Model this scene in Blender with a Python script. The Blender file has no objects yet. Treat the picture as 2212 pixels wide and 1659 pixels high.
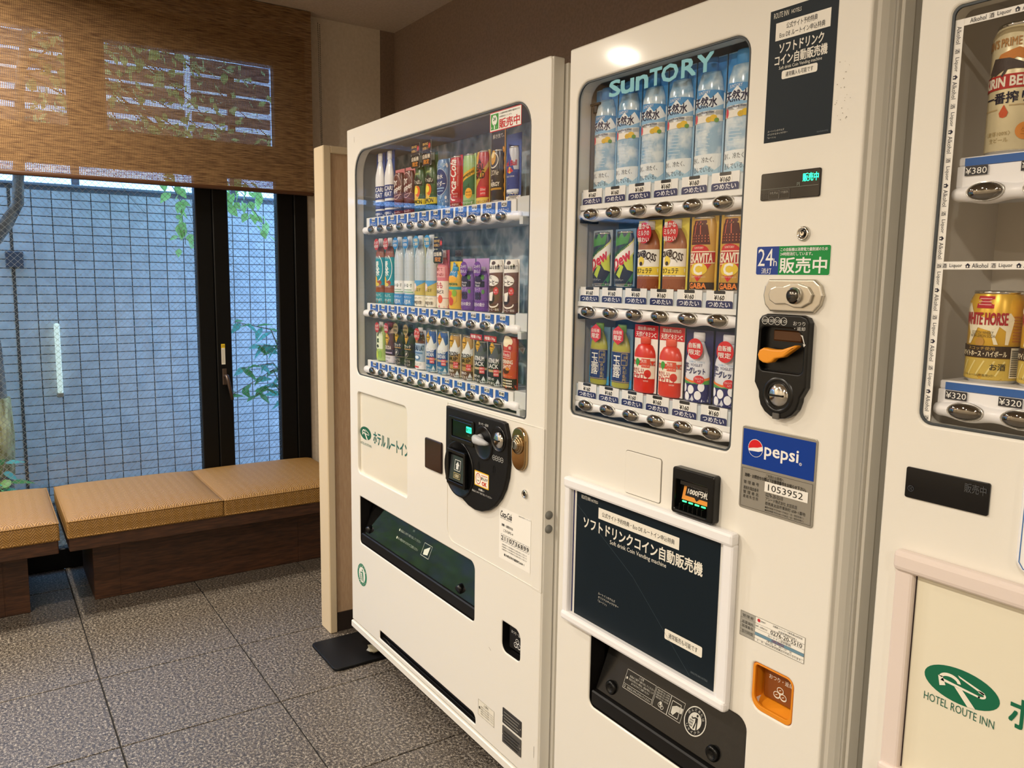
import bpy, bmesh, math, random
from mathutils import Vector, Matrix, geometry, noise
random.seed(7)
scene = bpy.context.scene
col = scene.collection
PI = math.pi

# ------------------------------------------------------------------ camera
EYE = Vector((0.0, 0.0, 1.345))
def cam_matrix(yaw, pitch, roll):
    ry = Matrix(((math.cos(yaw), 0, math.sin(yaw)), (0, 1, 0), (-math.sin(yaw), 0, math.cos(yaw))))
    rx = Matrix(((1, 0, 0), (0, math.cos(pitch), -math.sin(pitch)), (0, math.sin(pitch), math.cos(pitch))))
    rz = Matrix(((math.cos(roll), -math.sin(roll), 0), (math.sin(roll), math.cos(roll), 0), (0, 0, 1)))
    w = rz @ rx @ ry @ Matrix(((0, 1, 0), (0, 0, -1), (-1, 0, 0)))
    m = Matrix((w[0], -w[1], -w[2])).transposed().to_4x4()
    m.translation = EYE
    return m
cam_data = bpy.data.cameras.new('camera')
cam_data.sensor_width = 36.0
cam_data.lens = 27.996
cam_data.clip_start = 0.02
cam = bpy.data.objects.new('camera', cam_data)
cam.matrix_world = cam_matrix(-0.593848896, 0.132547858, 0.0153045629)
col.objects.link(cam)
scene.camera = cam

# ------------------------------------------------------------------ sky and exposure
world = bpy.data.worlds.new('sky')
scene.world = world
world.use_nodes = True
bg = world.node_tree.nodes['Background']
bg.inputs[0].default_value = (0.27, 0.51, 1.0, 1)
bg.inputs[1].default_value = 5.2
scene.view_settings.view_transform = 'Standard'
scene.view_settings.look = 'None'
scene.view_settings.gamma = 1.0
scene.view_settings.exposure = 0.0
scene.view_settings.use_curve_mapping = False
LAMP_W = 31.0
LAMP_COL = (1.0, 0.90, 0.755)
DOWNLIGHTS = [(-3.55, -0.95), (-1.65, -0.95), (0.30, -0.95), (2.10, -0.95), (-1.65, -2.5), (0.30, -2.5), (-3.55, -2.5), (-3.30, -0.10)]

# ------------------------------------------------------------------ materials
def lin(c):
    if isinstance(c, str):
        c = [int(c[i:i + 2], 16) / 255 for i in (0, 2, 4)]
        c = [x / 12.92 if x <= 0.04045 else ((x + 0.055) / 1.055) ** 2.4 for x in c]
    return (c[0], c[1], c[2], 1.0)
MATS = {}
def mat(name, color, rough=0.5, metal=0.0, emit=0.0, coat=0.0, spec=0.5):
    if name in MATS: return MATS[name]
    m = bpy.data.materials.new(name); m.use_nodes = True
    b = m.node_tree.nodes['Principled BSDF']
    b.inputs['Base Color'].default_value = lin(color)
    b.inputs['Roughness'].default_value = rough
    b.inputs['Metallic'].default_value = metal
    b.inputs['Specular IOR Level'].default_value = spec
    if coat: b.inputs['Coat Weight'].default_value = coat; b.inputs['Coat Roughness'].default_value = 0.08
    if emit:
        b.inputs['Emission Color'].default_value = lin(color); b.inputs['Emission Strength'].default_value = emit
    MATS[name] = m
    return m
def ink(c, rough=0.45):
    return mat('print_%s' % c, c, rough, spec=0.22)
def nodes(m):
    nt = m.node_tree
    return nt, nt.nodes, nt.links, nt.nodes['Principled BSDF']
def glass_mat(name, tint=(1, 1, 1), ior=1.45, rough=0.02):
    m = bpy.data.materials.new(name); m.use_nodes = True
    nt = m.node_tree; nt.nodes.clear(); L = nt.links
    out = nt.nodes.new('ShaderNodeOutputMaterial'); mx = nt.nodes.new('ShaderNodeMixShader')
    tr = nt.nodes.new('ShaderNodeBsdfTransparent'); gl = nt.nodes.new('ShaderNodeBsdfGlossy'); fr = nt.nodes.new('ShaderNodeFresnel')
    tr.inputs[0].default_value = (*tint, 1); gl.inputs['Roughness'].default_value = rough; fr.inputs[0].default_value = ior
    ge = nt.nodes.new('ShaderNodeNewGeometry'); iv = nt.nodes.new('ShaderNodeMath'); iv.operation = 'SUBTRACT'; iv.inputs[0].default_value = 1.0
    ml = nt.nodes.new('ShaderNodeMath'); ml.operation = 'MULTIPLY'; L.new(ge.outputs['Backfacing'], iv.inputs[1]); L.new(iv.outputs[0], ml.inputs[0]); L.new(fr.outputs[0], ml.inputs[1])
    L.new(ml.outputs[0], mx.inputs[0]); L.new(tr.outputs[0], mx.inputs[1]); L.new(gl.outputs[0], mx.inputs[2]); L.new(mx.outputs[0], out.inputs[0])
    MATS[name] = m
    return m
def add_noise(m, scale, lo, hi, detail=4, stretch=(1, 1, 1), bump=0.0, coords='Object', pos=(0.35, 0.65)):
    nt, N, L, b = nodes(m)
    tc = N.new('ShaderNodeTexCoord') if coords != 'World' else N.new('ShaderNodeNewGeometry')
    mp = N.new('ShaderNodeMapping'); mp.inputs['Scale'].default_value = stretch
    nz = N.new('ShaderNodeTexNoise'); nz.inputs['Scale'].default_value = scale; nz.inputs['Detail'].default_value = detail
    rp = N.new('ShaderNodeValToRGB'); rp.color_ramp.elements[0].color = lin(lo); rp.color_ramp.elements[1].color = lin(hi)
    rp.color_ramp.elements[0].position = pos[0]; rp.color_ramp.elements[1].position = pos[1]
    L.new(tc.outputs['Object' if coords != 'World' else 'Position'], mp.inputs[0]); L.new(mp.outputs[0], nz.inputs['Vector'])
    L.new(nz.outputs[0], rp.inputs[0]); L.new(rp.outputs[0], b.inputs['Base Color'])
    if bump:
        bp = N.new('ShaderNodeBump'); bp.inputs['Strength'].default_value = bump; bp.inputs['Distance'].default_value = 0.002
        L.new(nz.outputs[0], bp.inputs['Height']); L.new(bp.outputs[0], b.inputs['Normal'])
    return nz, rp

def fine_bump(m, scale, strength, dist=0.0006):
    nt, N, L, b = nodes(m)
    g = N.new('ShaderNodeNewGeometry'); nz = N.new('ShaderNodeTexNoise'); nz.inputs['Scale'].default_value = scale; nz.inputs['Detail'].default_value = 2
    bp = N.new('ShaderNodeBump'); bp.inputs['Strength'].default_value = strength; bp.inputs['Distance'].default_value = dist
    L.new(g.outputs['Position'], nz.inputs['Vector']); L.new(nz.outputs[0], bp.inputs['Height']); L.new(bp.outputs[0], b.inputs['Normal'])

paint = mat('machine_paint', 'ece8de', 0.42, coat=0.45); fine_bump(paint, 320, 0.10)
paint_side = mat('machine_side_paint', 'd8d4ca', 0.4); fine_bump(paint_side, 320, 0.12)
paint_pink = mat('machine_trim_paint', 'e6d8d0', 0.4)
white_pl = mat('white_plastic', 'f2f1f2', 0.3)
grey_pl = mat('grey_plastic', 'b9bcc0', 0.45)
case_m = mat('case_lining', 'b4bcc2', 0.5)
black_pl = mat('black_plastic', '090909', 0.3, spec=0.4)
black_sat = mat('black_satin', '0f0d0c', 0.5, spec=0.3)
dark_flap = mat('flap_plastic', '100f0e', 0.05, coat=0.6)
rubber = mat('rubber', '0e0e0f', 0.5, spec=0.25)
chrome = mat('chrome', 'd8d6d0', 0.12, 1.0)
steel = mat('brushed_steel', 'bab5aa', 0.32, 1.0)
bronze = mat('bronze_chrome', 'b59a72', 0.14, 1.0)
lens = mat('button_lens', '8a857d', 0.03, 1.0)
pane_m = glass_mat('clear_glass')
win_glass = glass_mat('window_glass', (0.93, 0.98, 1.0), 1.5, 0.01)
frame_m = mat('window_frame_paint', '060606', 0.4, spec=0.25)

wall_m = mat('wall_paint', 'd2c6b2', 0.85); add_noise(wall_m, 60, 'cdc1ad', 'd6cab7', coords='World')
ceil_m = mat('ceiling_paint', 'bfb1a0', 0.9); add_noise(ceil_m, 80, 'b9ab9a', 'c5b7a7', coords='World')
brown_m = mat('brown_wall', '7a6656', 0.85); add_noise(brown_m, 90, '7f6b5b', '8a7564', coords='World')
part_m = mat('partition_paint', 'd2bf9f', 0.55)
part_in = mat('partition_panel', 'b89a79', 0.7); add_noise(part_in, 300, 'b39373', 'bfa180', stretch=(1, 1, 0.1), coords='World')
base_m = mat('baseboard_dark', '2a211d', 0.5)
wood_m = mat('dark_wood', '4c3424', 0.5)
add_noise(wood_m, 26, '331d10', '50301b', detail=6, stretch=(6, 0.6, 6), coords='World')
grout = mat('grout', '1d1b19', 0.9)

stone = mat('granite', '7d756b', 0.42)
def make_stone():
    nt, N, L, b = nodes(stone)
    g = N.new('ShaderNodeNewGeometry')
    n1 = N.new('ShaderNodeTexNoise'); n1.inputs['Scale'].default_value = 118; n1.inputs['Detail'].default_value = 3; n1.inputs['Roughness'].default_value = 0.7
    n2 = N.new('ShaderNodeTexNoise'); n2.inputs['Scale'].default_value = 340; n2.inputs['Detail'].default_value = 2
    ad = N.new('ShaderNodeMath'); ad.operation = 'MULTIPLY_ADD'; ad.inputs[1].default_value = 0.6
    ad2 = N.new('ShaderNodeMath'); ad2.operation = 'MULTIPLY'; ad2.inputs[1].default_value = 0.4
    rp = N.new('ShaderNodeValToRGB'); e = rp.color_ramp.elements
    e[0].position = 0.42; e[0].color = lin('25211d'); e[1].position = 0.585; e[1].color = lin('b1a798')
    m1 = e.new(0.47); m1.color = lin('514a43'); m2 = e.new(0.54); m2.color = lin('6b6258')
    L.new(g.outputs['Position'], n1.inputs['Vector']); L.new(g.outputs['Position'], n2.inputs['Vector'])
    L.new(n2.outputs[0], ad2.inputs[0]); L.new(n1.outputs[0], ad.inputs[0]); L.new(ad2.outputs[0], ad.inputs[2])
    L.new(ad.outputs[0], rp.inputs[0]); L.new(rp.outputs[0], b.inputs['Base Color'])
    bp = N.new('ShaderNodeBump'); bp.inputs['Strength'].default_value = 0.08; bp.inputs['Distance'].default_value = 0.001
    L.new(ad.outputs[0], bp.inputs['Height']); L.new(bp.outputs[0], b.inputs['Normal'])
make_stone()

tile_m = mat('wall_tile', 'c8c6c2', 0.45); add_noise(tile_m, 14, 'bebcb8', 'd2d0cb', coords='World')
joint_m = mat('tile_joint', '6b6c6e', 0.9)
bark = mat('bark', '6e6152', 0.9); add_noise(bark, 30, '4a4036', '8b7c69', stretch=(1, 1, 0.3), bump=0.8, coords='World')
straw = mat('trunk_wrap', 'b59a5a', 0.9); add_noise(straw, 60, '8a7038', 'd3bd82', stretch=(1, 1, 0.25), bump=0.8, coords='World')
soil = mat('soil', '4a4238', 0.95); add_noise(soil, 40, '38322a', '655b4d', bump=0.6, coords='World')
def leaf_mat(name, c):
    m = mat(name, c, 0.35)
    nt, N, L, b = nodes(m)
    tl = N.new('ShaderNodeBsdfTranslucent'); tl.inputs[0].default_value = lin(c)
    mx = N.new('ShaderNodeMixShader'); mx.inputs[0].default_value = 0.45
    out = [n for n in N if n.type == 'OUTPUT_MATERIAL'][0]
    L.new(b.outputs[0], mx.inputs[1]); L.new(tl.outputs[0], mx.inputs[2]); L.new(mx.outputs[0], out.inputs[0])
    return m
leaf_green = leaf_mat('leaf_green', 'b4d878')
leaf_dark = leaf_mat('leaf_dark', '5c9a52')
leaf_blue = leaf_mat('leaf_blue', '6fc0a8')

fabric = mat('cushion_fabric', 'c99a5b', 0.62)
def make_fabric():
    nt, N, L, b = nodes(fabric)
    g = N.new('ShaderNodeNewGeometry'); sp = N.new('ShaderNodeSeparateXYZ')
    L.new(g.outputs['Position'], sp.inputs[0])
    def mth(op, a, bb=None, c=None):
        n = N.new('ShaderNodeMath'); n.operation = op
        for i, v in enumerate((a, bb, c)):
            if v is None: continue
            if isinstance(v, (int, float)): n.inputs[i].default_value = v
            else: L.new(v, n.inputs[i])
        return n.outputs[0]
    tri = mth('PINGPONG', sp.outputs[1], 0.0175)                    # zigzag across the bench
    ph = mth('ADD', sp.outputs[0], mth('MULTIPLY', tri, 1.2))
    ph = mth('ADD', ph, mth('MULTIPLY', sp.outputs[2], 1.0))
    w = mth('SINE', mth('MULTIPLY', ph, 2 * PI / 0.011))
    nz = N.new('ShaderNodeTexNoise'); nz.inputs['Scale'].default_value = 500; L.new(g.outputs['Position'], nz.inputs['Vector'])
    h = mth('ADD', mth('MULTIPLY', w, 0.42), nz.outputs[0])
    rp = N.new('ShaderNodeValToRGB'); rp.color_ramp.elements[0].color = lin('74501f'); rp.color_ramp.elements[1].color = lin('ad8240')
    L.new(h, rp.inputs[0]); L.new(rp.outputs[0], b.inputs['Base Color'])
    bp = N.new('ShaderNodeBump'); bp.inputs['Strength'].default_value = 0.7; bp.inputs['Distance'].default_value = 0.002
    L.new(h, bp.inputs['Height']); L.new(bp.outputs[0], b.inputs['Normal'])
    b.inputs['Roughness'].default_value = 0.5
make_fabric()

def make_blind_mat():
    m = mat('blind_weave', '8a5f38', 0.8)
    nt, N, L, b = nodes(m)
    g = N.new('ShaderNodeNewGeometry'); sp = N.new('ShaderNodeSeparateXYZ'); L.new(g.outputs['Position'], sp.inputs[0])
    mp = N.new('ShaderNodeMapping'); mp.inputs['Scale'].default_value = (1, 12, 260)
    nz = N.new('ShaderNodeTexNoise'); nz.inputs['Scale'].default_value = 1.6; nz.inputs['Detail'].default_value = 5
    L.new(g.outputs['Position'], mp.inputs[0]); L.new(mp.outputs[0], nz.inputs['Vector'])
    rp = N.new('ShaderNodeValToRGB'); rp.color_ramp.elements[0].position = 0.36; rp.color_ramp.elements[1].position = 0.62
    rp.color_ramp.elements[0].color = lin('6a4b30'); rp.color_ramp.elements[1].color = lin('b08a5c')
    L.new(nz.outputs[0], rp.inputs[0]); L.new(rp.outputs[0], b.inputs['Base Color'])
    def mth(op, a, bb):
        n = N.new('ShaderNodeMath'); n.operation = op
        for i, v in enumerate((a, bb)):
            if isinstance(v, (int, float)): n.inputs[i].default_value = v
            else: L.new(v, n.inputs[i])
        return n.outputs[0]
    a = mth('SINE', mth('MULTIPLY', sp.outputs[1], 2 * PI / 0.0066), 0)
    c = mth('SINE', mth('MULTIPLY', sp.outputs[2], 2 * PI / 0.0050), 0)
    hole = mth('MULTIPLY', mth('GREATER_THAN', a, -0.1), mth('GREATER_THAN', c, 0.0))
    fac = mth('MULTIPLY', hole, mth('MULTIPLY', nz.outputs[0], 1.5))
    n = N.new('ShaderNodeClamp'); L.new(fac, n.inputs[0])
    tl = N.new('ShaderNodeBsdfTranslucent'); L.new(rp.outputs[0], tl.inputs[0])
    m1 = N.new('ShaderNodeMixShader'); m1.inputs[0].default_value = 0.25; L.new(b.outputs[0], m1.inputs[1]); L.new(tl.outputs[0], m1.inputs[2])
    tr = N.new('ShaderNodeBsdfTransparent'); m2 = N.new('ShaderNodeMixShader')
    L.new(n.outputs[0], m2.inputs[0]); L.new(m1.outputs[0], m2.inputs[1]); L.new(tr.outputs[0], m2.inputs[2])
    out = [x for x in N if x.type == 'OUTPUT_MATERIAL'][0]; L.new(m2.outputs[0], out.inputs[0])
    return m
blind_m = make_blind_mat()
rail_m = mat('blind_rail', '4a2d18', 0.4)

ice = mat('ice_print', '6f8796', 0.5)
def make_ice():
    nt, N, L, b = nodes(ice)
    g = N.new('ShaderNodeNewGeometry')
    nz = N.new('ShaderNodeTexNoise'); nz.inputs['Scale'].default_value = 14; nz.inputs['Detail'].default_value = 3
    vo = N.new('ShaderNodeTexVoronoi'); vo.inputs['Scale'].default_value = 26; vo.feature = 'F1'
    mp = N.new('ShaderNodeMapping'); mp.inputs['Scale'].default_value = (1, 1, 0.7)
    mv = N.new('ShaderNodeVectorMath'); mv.operation = 'MULTIPLY_ADD'; mv.inputs[1].default_value = (0.08, 0.08, 0.08)
    L.new(g.outputs['Position'], nz.inputs['Vector']); L.new(nz.outputs['Color'], mv.inputs[0]); L.new(g.outputs['Position'], mp.inputs[0]); L.new(mp.outputs[0], mv.inputs[2])
    L.new(mv.outputs[0], vo.inputs['Vector'])
    rp = N.new('ShaderNodeValToRGB'); e = rp.color_ramp.elements
    e[0].color = lin('5c7485'); e[1].color = lin('d3dee3'); e[0].position = 0.1; e[1].position = 0.8
    x = e.new(0.45); x.color = lin('8fabba')
    L.new(vo.outputs['Distance'], rp.inputs[0]); L.new(rp.outputs[0], b.inputs['Base Color'])
make_ice()

# ------------------------------------------------------------------ geometry helpers
WL = {}
def place(o, parent):
    o.parent = parent
    if parent is not None: o.location = o.location - WL[parent]
def tag(o, label=None, cat=None, group=None, kind=None):
    if label: o['label'] = label
    if cat: o['category'] = cat
    if group: o['group'] = group
    if kind: o['kind'] = kind
    return o
def thing(name, loc, label=None, cat=None, group=None, kind=None):
    o = bpy.data.objects.new(name, None); o.empty_display_size = 0.05
    o.location = Vector(loc); col.objects.link(o); WL[o] = Vector(loc)
    return tag(o, label, cat, group, kind)
def inst(name, me, loc, parent=None, label=None, rot=None, scale=None):
    o = bpy.data.objects.new(name, me); col.objects.link(o)
    o.location = Vector(loc); WL[o] = Vector(loc)
    if rot: o.rotation_euler = rot
    if scale: o.scale = scale
    if parent is not None: place(o, parent)
    return tag(o, label)

def rr(x0, x1, z0, z1, r=0.0, n=6):
    """rounded rectangle; r may be (bottom left, bottom right, top right, top left)"""
    if not isinstance(r, (tuple, list)): r = (r,) * 4
    out = []
    for (cx, cz, a0, q, sx, sz) in ((x0, z0, PI, r[0], 1, 1), (x1, z0, 1.5 * PI, r[1], -1, 1), (x1, z1, 0, r[2], -1, -1), (x0, z1, 0.5 * PI, r[3], 1, -1)):
        if q <= 0: out.append((cx, cz)); continue
        for i in range(n + 1):
            a = a0 + 0.5 * PI * i / n
            out.append((cx + sx * q + q * math.cos(a), cz + sz * q + q * math.sin(a)))
    return out
def ell(x, z, a, b, n=24, a0=0.0, a1=2 * PI):
    full = abs(a1 - a0 - 2 * PI) < 1e-6
    return [(x + a * math.cos(a0 + (a1 - a0) * i / (n if full else n - 1)), z + b * math.sin(a0 + (a1 - a0) * i / (n if full else n - 1))) for i in range(n)]

def curve_mesh(loops, half, bev, res=1):
    c = bpy.data.curves.new('c', 'CURVE'); c.dimensions = '2D'; c.fill_mode = 'BOTH'
    c.extrude = max(half - bev, 0.0); c.bevel_depth = bev; c.bevel_resolution = res; c.offset = -bev
    for pts in loops:
        s = c.splines.new('POLY'); s.points.add(len(pts) - 1); s.use_cyclic_u = True
        for p, q in zip(s.points, pts): p.co = (q[0], q[1], 0, 1)
    o = bpy.data.objects.new('c', c); me = bpy.data.meshes.new_from_object(o)
    v = [tuple(x.co) for x in me.vertices]; f = [tuple(p.vertices) for p in me.polygons]
    bpy.data.objects.remove(o); bpy.data.curves.remove(c); bpy.data.meshes.remove(me)
    return v, f
TXT = {}
def text_mesh(s, bold):
    k = (s, bold)
    if k not in TXT:
        c = bpy.data.curves.new('t', 'FONT'); c.body = s; c.size = 1; c.resolution_u = 2; c.fill_mode = 'FRONT'; c.offset = bold
        o = bpy.data.objects.new('t', c); me = bpy.data.meshes.new_from_object(o)
        v = [(x.co.x, x.co.y) for x in me.vertices]; f = [tuple(p.vertices) for p in me.polygons]
        bpy.data.objects.remove(o); bpy.data.curves.remove(c); bpy.data.meshes.remove(me)
        xs = [p[0] for p in v]; ys = [p[1] for p in v]
        TXT[k] = (v, f, (min(xs), max(xs), min(ys), max(ys)))
    return TXT[k]

class MB:
    """collects solid shapes into one mesh"""
    def __init__(s, m=None): s.v = []; s.f = []; s.mi = []; s.sm = []; s.mats = []; s.use(m)
    def use(s, m):
        if m is None: return s
        if m not in s.mats: s.mats.append(m)
        s.cur = s.mats.index(m); return s
    def raw(s, v, f, smooth=False):
        b = len(s.v); s.v += [tuple(x) for x in v]
        for q in f: s.f.append(tuple(i + b for i in q)); s.mi.append(s.cur); s.sm.append(smooth)
        return s
    def box(s, x0, x1, y0, y1, z0, z1):
        v = [(x, y, z) for x in (x0, x1) for y in (y0, y1) for z in (z0, z1)]
        return s.raw(v, [(0, 1, 3, 2), (4, 6, 7, 5), (0, 4, 5, 1), (2, 3, 7, 6), (0, 2, 6, 4), (1, 5, 7, 3)])
    def rbox(s, x0, x1, y0, y1, z0, z1, r=0.005, seg=2):
        bm = bmesh.new(); bmesh.ops.create_cube(bm, size=1)
        for v in bm.verts: v.co = Vector(((x0 + x1) / 2 + v.co.x * (x1 - x0), (y0 + y1) / 2 + v.co.y * (y1 - y0), (z0 + z1) / 2 + v.co.z * (z1 - z0)))
        bmesh.ops.bevel(bm, geom=list(bm.edges), offset=r, segments=seg, affect='EDGES', profile=0.5)
        bm.verts.index_update(); s.raw([v.co[:] for v in bm.verts], [[v.index for v in f.verts] for f in bm.faces]); bm.free(); return s
    def plate(s, loops, yf, yb, bev=0.0, res=1):
        v, f = curve_mesh(loops, abs(yb - yf) / 2, bev, res); ym = (yf + yb) / 2
        return s.raw([(x, ym - z, y) for x, y, z in v], f)
    def plate_x(s, loops, x0, x1, bev=0.0):          # outline in (y, z), extruded along x
        v, f = curve_mesh(loops, abs(x1 - x0) / 2, bev); xm = (x0 + x1) / 2
        return s.raw([(xm + z, x, y) for x, y, z in v], f)
    def plate_z(s, loops, z0, z1, bev=0.0):          # outline in (x, y), extruded along z
        v, f = curve_mesh(loops, abs(z1 - z0) / 2, bev); zm = (z0 + z1) / 2
        return s.raw([(x, y, zm + z) for x, y, z in v], f)
    def lathe(s, prof, c, axis='Z', n=24, a0=0.0, a1=2 * PI, cap=True, ky=1.0):
        full = abs(a1 - a0 - 2 * PI) < 1e-6; k = n if full else n + 1; v = []
        for r, h in prof:
            for i in range(k):
                a = a0 + (a1 - a0) * i / n; p, q = r * math.cos(a), r * math.sin(a) * ky
                v.append({'Z': (c[0] + p, c[1] + q, c[2] + h), 'Y': (c[0] + p, c[1] + h, c[2] + q), 'X': (c[0] + h, c[1] + p, c[2] + q)}[axis])
        f = []
        for j in range(len(prof) - 1):
            for i in range(n if full else n):
                i2 = (i + 1) % k if full else i + 1
                f.append((j * k + i, j * k + i2, (j + 1) * k + i2, (j + 1) * k + i))
        s.raw(v, f, True)
        if cap:
            s.raw(v[:k], [tuple(range(k))]); s.raw(v[-k:], [tuple(range(k))[::-1]])
        if not full:
            s.raw([v[j * k] for j in range(len(prof))] + [v[j * k + k - 1] for j in range(len(prof))], [(j, j + 1, len(prof) + j + 1, len(prof) + j) for j in range(len(prof) - 1)])
        return s
    def tube(s, path, rad, n=8):
        pts = [Vector(p) for p in path]; R = rad if isinstance(rad, (list, tuple)) else [rad] * len(pts)
        v = []; up = Vector((0.3, 0.2, 1)).normalized()
        for i, p in enumerate(pts):
            d = (pts[min(i + 1, len(pts) - 1)] - pts[max(i - 1, 0)]).normalized()
            a = d.cross(up)
            if a.length < 1e-3: a = d.cross(Vector((1, 0, 0)))
            a.normalize(); b = d.cross(a)
            for k in range(n): v.append(p + (a * math.cos(2 * PI * k / n) + b * math.sin(2 * PI * k / n)) * R[i])
        f = [(i * n + k, i * n + (k + 1) % n, (i + 1) * n + (k + 1) % n, (i + 1) * n + k) for i in range(len(pts) - 1) for k in range(n)]
        s.raw(v, f, True); s.raw(v[:n], [tuple(range(n))]); s.raw(v[-n:], [tuple(range(n))]); return s
    def ellipsoid(s, c, a, b, d, n=16, m=10):
        v = []; f = []
        for j in range(m + 1):
            t = PI * j / m
            for i in range(n): v.append((c[0] + a * math.sin(t) * math.cos(2 * PI * i / n), c[1] + b * math.sin(t) * math.sin(2 * PI * i / n), c[2] + d * math.cos(t)))
        for j in range(m):
            for i in range(n): f.append((j * n + i, j * n + (i + 1) % n, (j + 1) * n + (i + 1) % n, (j + 1) * n + i))
        return s.raw(v, f, True)
    def mesh(s, name):
        me = bpy.data.meshes.new(name); me.from_pydata(s.v, [], s.f)
        for m in s.mats: me.materials.append(m)
        me.polygons.foreach_set('material_index', s.mi); me.polygons.foreach_set('use_smooth', s.sm)
        bm = bmesh.new(); bm.from_mesh(me); bmesh.ops.remove_doubles(bm, verts=bm.verts, dist=1e-6); bmesh.ops.recalc_face_normals(bm, faces=bm.faces); bm.to_mesh(me); bm.free()
        me.update(); return me
    def build(s, name, parent=None, label=None, cat=None, group=None, kind=None):
        o = bpy.data.objects.new(name, s.mesh(name)); col.objects.link(o); WL[o] = Vector((0, 0, 0))
        if parent is not None: place(o, parent)
        return tag(o, label, cat, group, kind)

def flat(Y): return lambda u, v, d: (u, Y - d, v)
class PR:
    """flat print on a surface: surf(u, v, d) gives the point d outside the surface"""
    def __init__(s, surf, split=None): s.surf = surf; s.split = split; s.mb = MB(); s.l0 = 0
    def add(s, v, f, c, l=0):
        s.mb.use(c if not isinstance(c, str) else ink(c)); d = 0.0004 + 0.0003 * (l + s.l0)
        if s.split:
            T = []
            for q in f:
                if len(q) == 3: T.append([v[i] for i in q])
                else:
                    for t in geometry.tessellate_polygon([[Vector((v[i][0], v[i][1], 0)) for i in q]]): T.append([v[q[i]] for i in t])
            out = []
            while T:
                t = T.pop(); e = [math.dist(t[i], t[(i + 1) % 3]) for i in range(3)]; k = e.index(max(e))
                if abs(t[k][0] - t[(k + 1) % 3][0]) > s.split or e[k] > 4 * s.split:
                    a, b, c2 = t[k], t[(k + 1) % 3], t[(k + 2) % 3]; m = ((a[0] + b[0]) / 2, (a[1] + b[1]) / 2)
                    T += [[a, m, c2], [m, b, c2]]
                else: out.append(t)
            v = [p for t in out for p in t]; f = [(3 * i, 3 * i + 1, 3 * i + 2) for i in range(len(out))]
        s.mb.raw([s.surf(p[0], p[1], d) for p in v], f)
        return s
    def p(s, pts, c, l=0): return s.add(pts, [tuple(range(len(pts)))], c, l)
    def r(s, u0, u1, v0, v1, c, l=0, rad=0.0): return s.p(rr(u0, u1, v0, v1, rad, 4), c, l)
    def d(s, u, v, a, c, l=0, b=None, n=20): return s.p(ell(u, v, a, b or a, n), c, l)
    def ring(s, u, v, a, t, c, l=0, b=None, n=24, a0=0.0, a1=2 * PI):
        b = b or a; o = ell(u, v, a, b, n, a0, a1); i = ell(u, v, a - t, b - t, n, a0, a1); full = abs(a1 - a0 - 2 * PI) < 1e-6
        return s.add(o + i, [(k, (k + 1) % n, n + (k + 1) % n, n + k) for k in range(n if full else n - 1)], c, l)
    def line(s, pts, w, c, l=0):
        for a, b in zip(pts[:-1], pts[1:]):
            dx, dz = b[0] - a[0], b[1] - a[1]; q = math.hypot(dx, dz) or 1; nx, nz = -dz / q * w / 2, dx / q * w / 2
            s.p([(a[0] + nx, a[1] + nz), (a[0] - nx, a[1] - nz), (b[0] - nx, b[1] - nz), (b[0] + nx, b[1] + nz)], c, l)
        return s
    def frame(s, u0, u1, v0, v1, w, c, l=0):
        return s.line([(u0, v0), (u1, v0), (u1, v1), (u0, v1), (u0, v0)], w, c, l)
    def t(s, txt, u, v, h, c, l=1, w=None, bold=0.0, rot=0.0, shear=0.0, al='C'):
        tv, tf, bb = text_mesh(txt, 0.0); kh = h / (bb[3] - bb[2]); kw = (w / (bb[1] - bb[0])) if w else kh
        cx = {'C': (bb[0] + bb[1]) / 2, 'L': bb[0], 'R': bb[1]}[al]; cy = (bb[2] + bb[3]) / 2; cr, sr = math.cos(rot), math.sin(rot); o = []
        for x, y in tv:
            b = (y - cy) * kh; a = (x - cx) * kw + shear * b; o.append((u + a * cr - b * sr, v + a * sr + b * cr))
        if not bold: return s.add(o, tf, c, l)
        e = min(bold, 0.03) * 0.9 * kh                      # heavier strokes: the outline laid down four times, a hair apart
        for k, (du, dv) in enumerate(((e, e), (e, -e), (-e, e), (-e, -e))): s.add([(a + du, b + dv) for a, b in o], tf, c, l + 0.25 * k)
        return s
    def build(s, name, parent, label=None): return s.mb.build(name, parent, label)

# ================================================================== the room
XW, YB, YF, XR, ZC = -4.0, 1.92, -3.2, 3.0, 2.61
# floor: dark grout slab with one stone slab per cell
fl = MB(grout).box(XW - 0.03, XR + 0.1, YF - 0.1, YB + 0.1, -0.05, -0.004).build('floor', kind='structure')
P = 0.4605
tile_me = MB(stone).rbox(-P / 2 + 0.0022, P / 2 - 0.0022, -P / 2 + 0.0022, P / 2 - 0.0022, -0.012, 0.0, 0.0012, 1).mesh('floor_tile')
xs = [-3.29 + P * (i + 0.5) for i in range(-1, 14)]
ys = [0.271 + P * (j + 0.5) for j in range(-8, 4)]
for x in xs:
    for y in ys:
        inst('floor_tile', tile_me, (x, y, 0), fl)
edge_me = MB(stone).rbox(-0.14, 0.14, -P / 2 + 0.0022, P / 2 - 0.0022, -0.012, 0.0, 0.0012, 1).mesh('floor_tile')
for y in ys: inst('floor_tile', edge_me, (-3.29 - P - 0.1435, y, 0), fl)

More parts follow.
